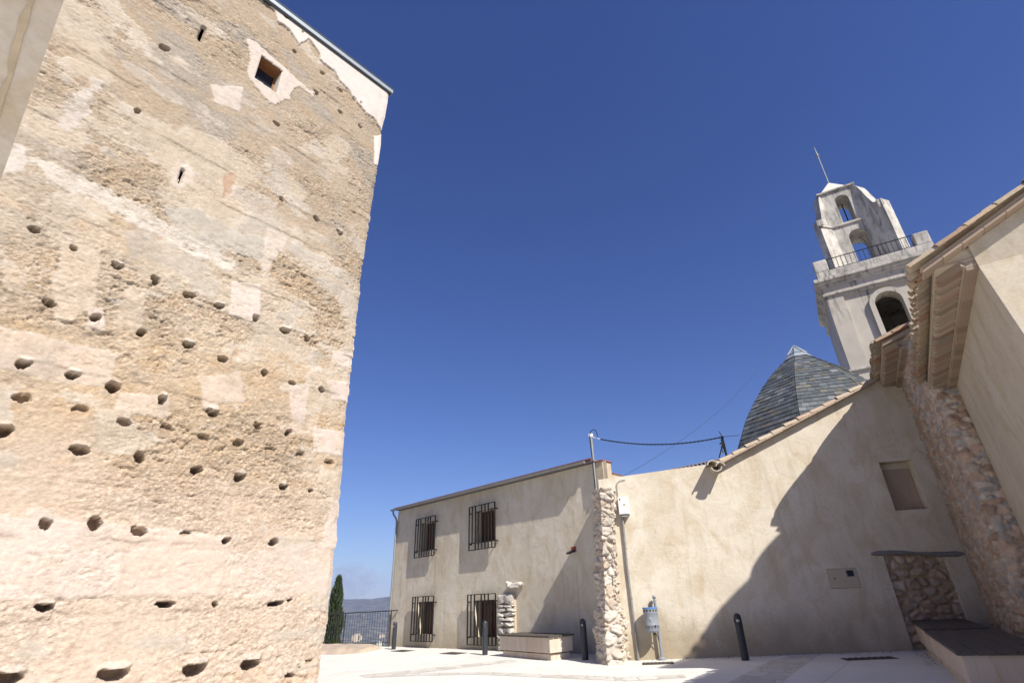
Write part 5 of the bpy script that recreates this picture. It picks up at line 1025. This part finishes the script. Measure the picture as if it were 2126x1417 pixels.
b = MB(); lx, lz = bu0 + .06, bv1 - .06; b.prism([gf.P(lx + x, lz + y, .206) for x, y in ((-.018, -.03), (.018, -.03), (.018, .012), (0, .03), (-.018, .012))], gf.n * .002); b.build('maker_mark', m_black, EB)
b = MB(); sc_p = gf.P(bm_ + .02, bv0 + .03, .206); b.tube([sc_p, sc_p + gf.n * .004], .009, 8); b.build('screw', m_dark, EB)
ct, cbp = gf.px((1290, 1078), .06), gf.px((1326, 1369), .06); zc0 = gz(*gf.P(cbp[0], 0)[:2]); cu_ = (ct[0] + cbp[0]) / 2
CO = empty('conduit_pipe', tuple(gf.P(cu_, zc0, .06))); tag(CO, 'galvanised conduit pipe running down the wall from the electricity box to the ground', 'conduit')
b = MB(); b.tube([gf.P(ct[0] + .04, bv0 - .05, .08), gf.P((ct[0] * .7 + cbp[0] * .3), 2.6, .06), gf.P(cbp[0], zc0, .06)], .03, 10); b.build('pipe', m_metal, CO, True)
for t_ in (.25, .6, .88): b = MB(); b.tube([gf.P(ct[0] + .04 + (cbp[0] - ct[0] - .04) * t_, bv0 + (zc0 - bv0) * t_ + .012, .062), gf.P(ct[0] + .04 + (cbp[0] - ct[0] - .04) * t_, bv0 + (zc0 - bv0) * t_ - .012, .062)], .038, 10); b.build('clip', m_metal, CO)
b = MB(); w0 = gf.px((1283, 1030), .03); w1 = gf.px((1280, 1005), .03); w2 = gf.px((1286, 997), .03); w3 = gf.px((1298, 995), .03); b.tube([gf.P(*w0, .03), gf.P(*w1, .03), gf.P(*w2, .03), gf.P(*w3, .02)], .010, 6); tag(b.build('feed_cable', m_metal, None, True), 'thin grey cable rising from the electricity box over the wall top', 'cable')
# mast with loop
mf = Frame(hf.P(cu - .12, 0, .12), 105.); m0 = mf.px((1237, 1012)); m1 = mf.px((1227, 905)); MA = empty('cable_mast', tuple(mf.P(m0[0], m0[1] - .3))); tag(MA, 'galvanised steel mast rising above the chimney block with a looped black cable', 'mast')
b = MB(); b.tube([mf.P(m0[0], m0[1] - .25), mf.P(m1[0] * .85 + m0[0] * .15, m1[1])], .047, 10); b.build('pole', m_metal, MA, True)
mt = mf.P(m1[0] * .85 + m0[0] * .15, m1[1]); b = MB(); b.box(mt + (0, 0, .02), mf.d * .07, mf.n * .06, (0, 0, .06)); b.build('insulator', m_abs, MA, bevel=.01)
cqs = [(1236, 1012), (1232, 975), (1228, 940), (1225, 915), (1224, 905), (1226, 896), (1231, 891), (1236, 892), (1239, 898), (1241, 906)]
b = MB(); b.tube([mf.P(*mf.px(q, .06), .06) for q in cqs], .014, 6); b.build('looped_cable', m_black, MA, True)
clampP = mf.P(*mf.px((1246, 911), 0), 0)
b = MB(); b.tube([mt + (0, 0, -.02), clampP], .012, 6); b.build('tie_rod', m_abs, MA)
# second post on the annex roof and the sagging twisted cable
rf2 = Frame(gf.P(3.2, 0, -.5), 102.7); q0, q1 = rf2.px((1509, 946)), rf2.px((1499, 905)); AP = empty('cable_post', tuple(rf2.P(q0[0], q0[1] - .3))); tag(AP, 'short dark post with tangled cables on the annex roof beside the dome', 'cable post')
b = MB(); b.tube([rf2.P(q0[0], q0[1] - .35), rf2.P(*q1)], .035, 8); b.tube([rf2.P(*q1), rf2.P(*rf2.px((1493, 895)))], .012, 6); b.build('pole', m_iron, AP)
b = MB(); L_ = lambda qs, r_=.014: b.tube([rf2.P(*rf2.px(q, .05), .05) for q in qs], r_, 5)
L_([(1503, 908), (1498, 904), (1497, 912), (1500, 926), (1504, 936), (1501, 940), (1499, 932)]); L_([(1502, 918), (1498, 930), (1495, 942), (1493, 950)], .018); L_([(1494, 919), (1498, 921)], .03); L_([(1497, 926), (1501, 927)], .035); b.build('cable_tangle', m_black, AP)
e0p, e1p = clampP, rf2.P(*rf2.px((1498, 907), .05), .05)
def sag(e0p, e1p, q_mid, nseg=40):
    t = np.linspace(0, 1, nseg)[:, None]; P = e0p * (1 - t) + e1p * t
    mid = (e0p + e1p) / 2; r = ray(q_mid); hd = math.hypot(*mid[:2]); zt = EYE + r[2] / math.hypot(r[0], r[1]) * hd; dz = zt - mid[2]; P[:, 2:3] += 4 * dz * t * (1 - t); return P
P = sag(e0p, e1p, (1373, 921.5), 90); b = MB(); tt = np.arange(len(P))
for ph in (0, math.pi): b.tube([p + np.array([0, .016 * math.cos(i * 1.1 + ph), .016 * math.sin(i * 1.1 + ph)]) for i, p in enumerate(P)], .012, 5)
tag(b.build('sagging_cable', m_black, None, True), 'twisted black cable sagging between the mast and the roof post', 'cable')
b = MB(); dd2 = rf2.P(*rf2.px((1500, 906), .02), .02); far = DC + np.array([-2.0, -1.6, -3.3]); r = ray((1535, 903)); hd = math.hypot(*far[:2]); far = r / math.hypot(r[0], r[1]) * hd + EYEP; b.tube([dd2, far], .008, 4); tag(b.build('drop_wire', m_black), 'thin wire from the roof post to the slate dome', 'wire')
wA = bt.P(.5, bt.px((1703, 503), -1.)[1], -1.); wB = gf.P(*gf.px((1278, 993), -.4), -.4); P = sag(wB, wA, (1580, 745), 60)
bez = [(1278, 996), (1330, 968), (1390, 930), (1450, 888), (1505, 842), (1560, 783), (1610, 705), (1650, 622), (1680, 560), (1703, 505)]; PP = []
for k, q in enumerate(bez):
    t = k / (len(bez) - 1); hd0, hd1 = math.hypot(*wB[:2]), math.hypot(*wA[:2]); r = ray(q); hd = hd0 + (hd1 - hd0) * t ** 1.3; PP.append(r / math.hypot(r[0], r[1]) * hd + EYEP)
b = MB(); b.tube(PP, .005, 4); tag(b.build('earth_wire', m_rail, None, True), 'long thin wire curving down from the bell tower to the annex wall', 'wire')

# ------------------------------------------------------------------ floor grates
for k, (q, lb_) in enumerate([(((834, 1351.3), (850.5, 1348), (831 + 20, 1352)), ''), ]): pass
def grate(q_c, L, Wd, az, lb_):
    P = gp(q_c); a = R(az); d = np.array([math.sin(a), math.cos(a), 0]); d[2] = GA * d[0] + GB * d[1]; e_ = np.array([d[1], -d[0], 0]); e_[2] = GA * e_[0] + GB * e_[1]; b = MB(); up = np.array([0, 0, 1.])
    root = empty('floor_grate', tuple(P)); b.box(P + up * .001, d * L / 2, e_ * Wd / 2, up * .004); b.build('plate', m_grate, root); b = MB(); n = 8
    for k in range(n): b.box(P + up * .009 + d * L * ((k + .5) / n - .5), d * (L / n * .22), e_ * (Wd / 2 * .9), up * .004)
    b.build('bar', m_grate, root); tag(root, lb_, 'floor grate', 'rusty drain grates in the square'); return root
grate((836, 1350.2), 1.0, .55, -41, 'small rusty grate in the paving beside the far bollard'); grate((941, 1355.2), 1.0, .55, -41, 'rusty grate in the paving below the left grilled windows'); grate((1366, 1376), .75, .45, 102, 'dark grate in the paving in front of the litter bin'); grate((1804, 1366), 1.05, .42, 100, 'shaded grate in the paving below the meter cabinet')

# ------------------------------------------------------------------ railing, kerb and cypress
RA = empty('railing', tuple(rl1)); tag(RA, 'dark steel railing at the drop between tower and house', 'railing')
rl = lambda t: np.array([*(rl1[:2] + rd * t), 0.]); hh = 1.40
zr_ = lambda t: gz(*rl(t)[:2]) * 1.0
b = MB(); t_end = 9.; b.tube([rl(-.35) + (0, 0, zr_(0) + hh), rl(t_end) + (0, 0, zr_(t_end) + hh)], .021, 8); b.build('top_rail', m_rail, RA, True)
b = MB(); b.tube([rl(0) + (0, 0, zr_(0) + .16), rl(t_end) + (0, 0, zr_(t_end) + .10)], .016, 6); b.build('bottom_rail', m_rail, RA, True)
for t in (0.02, 2.85, 5.7, 8.6): b = MB(); p = rl(t); b.box(p + (0, 0, zr_(t) + hh / 2 - .02), np.array([*rd, 0]) * .02, np.array([*rn, 0]) * .02, (0, 0, hh / 2)); b.build('post', m_rail, RA)
t = .2
while t < t_end:
    b = MB(); p = rl(t); b.tube([p + (0, 0, zr_(t) + .13), p + (0, 0, zr_(t) + hh)], .009, 5); b.build('baluster', m_rail, RA); t += .155
# low rubble kerb in front of the railing
kq = [(648, 1358), (700, 1358), (750, 1355), (775, 1350), (792, 1345), (770, 1343.2), (720, 1342.8), (648, 1342.5)]
K = [gp(q) for q in kq]; b = MB(); rr = random.Random(11)
kf = Frame(K[1], 118)
c0 = np.mean(K, 0); Np = 60; xs = np.linspace(0, 1, 46); ys = np.linspace(0, 1, 22); front = [K[0], K[1], K[2], K[3], K[4]]; back = [K[7], K[6], K[5], K[5] * .6 + K[4] * .4, K[4]]
fi = lambda arr, x: np.stack([np.interp(x, np.linspace(0, 1, 5), [p[i] for p in arr]) for i in range(3)], -1)
Pf, Pb = fi(front, xs), fi(back, xs); PG = Pf[None] * (1 - ys[:, None, None]) + Pb[None] * ys[:, None, None]
prof_h = (np.minimum(1, ys * 7) * np.minimum(1, (1 - ys) * 9 + .3))[:, None] * (.16 * (1 - xs ** 3))[None] ; XX_, YY_ = PG[..., 0], PG[..., 1]
PG[..., 2] = gz(XX_, YY_) - .01 + prof_h + (.06 * (fbm(XX_ * 3, YY_ * 3, 5, 4) - .5)) * (prof_h > .02); f1k, f2k, ck = voro(XX_ * 3.2, YY_ * 2, 8); PG[..., 2] += .03 * ss(.02, .2, f2k - f1k) * (prof_h > .02)
CK = np.empty(PG.shape); CK[:] = (.50, .40, .31); CK *= (.8 + .4 * ck)[..., None]; tag(gridmesh('stone_kerb', PG, m_rubble, None, True, CK), 'low kerb of pinkish rubble in front of the railing', 'kerb')
# stones at the railing foot
b = MB(); stone(b, gp((788, 1340)) + (0, 0, .06), .16, .14, .1, 5, kf, (.62, .6, .55)); tag(b.build('loose_stone', m_rubble, None, True, cols=True), 'loose pale stone at the foot of the railing', 'stone')
# cypress
r = ray((687, 1343)); cb_ = r / math.hypot(r[0], r[1]) * 33 + EYEP; cz0 = cb_[2] - 1.6; rt = ray((697, 1199)); ctp = rt / math.hypot(rt[0], rt[1]) * 33 + EYEP; hC = ctp[2] - cz0
CY = empty('cypress_tree', (cb_[0], cb_[1], cz0 - 6)); tag(CY, 'slender dark green cypress behind the railing at the tower corner', 'tree')
b = MB(); b.tube([(cb_[0], cb_[1], cz0 - 6), (cb_[0], cb_[1], cz0 + hC * .9)], [.16, .03], 8); b.build('trunk', m_bark, CY)
b = MB(); rr = random.Random(5)
for k in range(5200):
    t = rr.random() ** .85; zc_ = cz0 + t * hC; rm = .58 * (min(1, .35 + t * 3.2)) * max(.04, (1 - t) ** .62) * 1.2; rm = min(rm, .44); lump = 1 + .22 * math.sin(t * 23 + 1.3) * math.sin(3 * t)
    an = rr.uniform(0, 2 * math.pi); rad_ = rm * lump * (.45 + .6 * rr.random() ** .5); c = np.array([cb_[0] + rad_ * math.cos(an), cb_[1] + rad_ * math.sin(an), zc_]); s_ = rr.uniform(.05, .11)
    o = np.array([math.cos(an), math.sin(an), 0]) * .35 + np.array([rr.uniform(-.3, .3), rr.uniform(-.3, .3), 1.]); o /= np.linalg.norm(o); x = np.cross(o, [rr.uniform(-1, 1), rr.uniform(-1, 1), rr.uniform(-.3, .3)]); x /= np.linalg.norm(x); q = rr.uniform(.55, 1.45)
    b.add([c - x * s_ * .5, c + o * s_ * 2.4, c + x * s_ * .5], [(0, 1, 2)], (.042 * q, .06 * q, .026 * q))
b.build('crown', m_leaf, CY, cols=True)
# grit and small stones along the foot of the walls
b = MB(); rr = random.Random(21)
def grit(p0, p1, n, wd, side):
    p0, p1 = np.array(p0[:2]), np.array(p1[:2]); d = p1 - p0; nn = np.array([-d[1], d[0]]) / np.linalg.norm(d); nn = nn if nn @ (-p0) > 0 else -nn
    for _ in range(n):
        q = p0 + d * rr.random() + nn * (rr.random() ** 2.2 * wd + .005); r_ = rr.uniform(.006, .02) * (1.5 if rr.random() < .06 else 1); z = gz(*q) + r_ * .35; k = rr.uniform(.7, 1.1); a = rr.uniform(0, 6.28)
        V = [(q[0] + r_ * math.cos(a + t) * rr.uniform(.7, 1.2), q[1] + r_ * math.sin(a + t) * rr.uniform(.7, 1.2), z - r_ * .4) for t in (0, 1.57, 3.14, 4.71)] + [(q[0], q[1], z + r_ * rr.uniform(.5, .8))]; b.add(V, [(0, 1, 4), (1, 2, 4), (2, 3, 4), (3, 0, 4)], tuple(v * k for v in ((.50, .45, .38) if rr.random() < .7 else (.30, .26, .21))))
grit(hf.P(.3, 0), hf.P(9.5, 0), 300, .35, 1); grit(gf.P(.3, 0), gf.P(8, 0), 420, .4, 1); grit(pA, pC, 130, .3, 1); grit(K[0], K[3], 260, .5, 1); grit(f0, g1, 120, .2, 1)
tag(b.build('gravel_grit', m_rubble, None, cols=True), kind='stuff')
# far buildings in the plain
for k, (q, dist, w_, h_) in enumerate([((742, 1319), 1500, 13, 9), ((735, 1321), 1560, 8, 6), ((748, 1321), 1480, 6, 5), ((796, 1318), 1900, 9, 4), ((789, 1319), 1800, 5, 4)]):
    r = ray(q); P = r / math.hypot(r[0], r[1]) * dist + EYEP; root = empty('farm_building', (P[0], P[1], P[2] - h_)); ang = [.3, -.2, .6, .1, .4][k]; d = np.array([math.cos(ang), math.sin(ang), 0]); e_ = np.array([-d[1], d[0], 0])
    b = MB(); b.box(P - (0, 0, h_ * .5), d * w_ / 2, e_ * 4, (0, 0, h_ * .9)); b.build('wall', m_cab, root)
    b = MB(); zt = h_ * .4; b.add([P + d * w_ * .52 + e_ * 4.4 + (0, 0, zt), P - d * w_ * .52 + e_ * 4.4 + (0, 0, zt), P - d * w_ * .52 + (0, 0, zt + 1.5), P + d * w_ * .52 + (0, 0, zt + 1.5), P + d * w_ * .52 - e_ * 4.4 + (0, 0, zt), P - d * w_ * .52 - e_ * 4.4 + (0, 0, zt)], [(0, 1, 2, 3), (3, 2, 5, 4)]); b.build('roof', m_tile2, root)
    tag(root, 'tiny pale farm building far away in the valley seen through the railing', 'building', 'pale farm buildings in the valley')
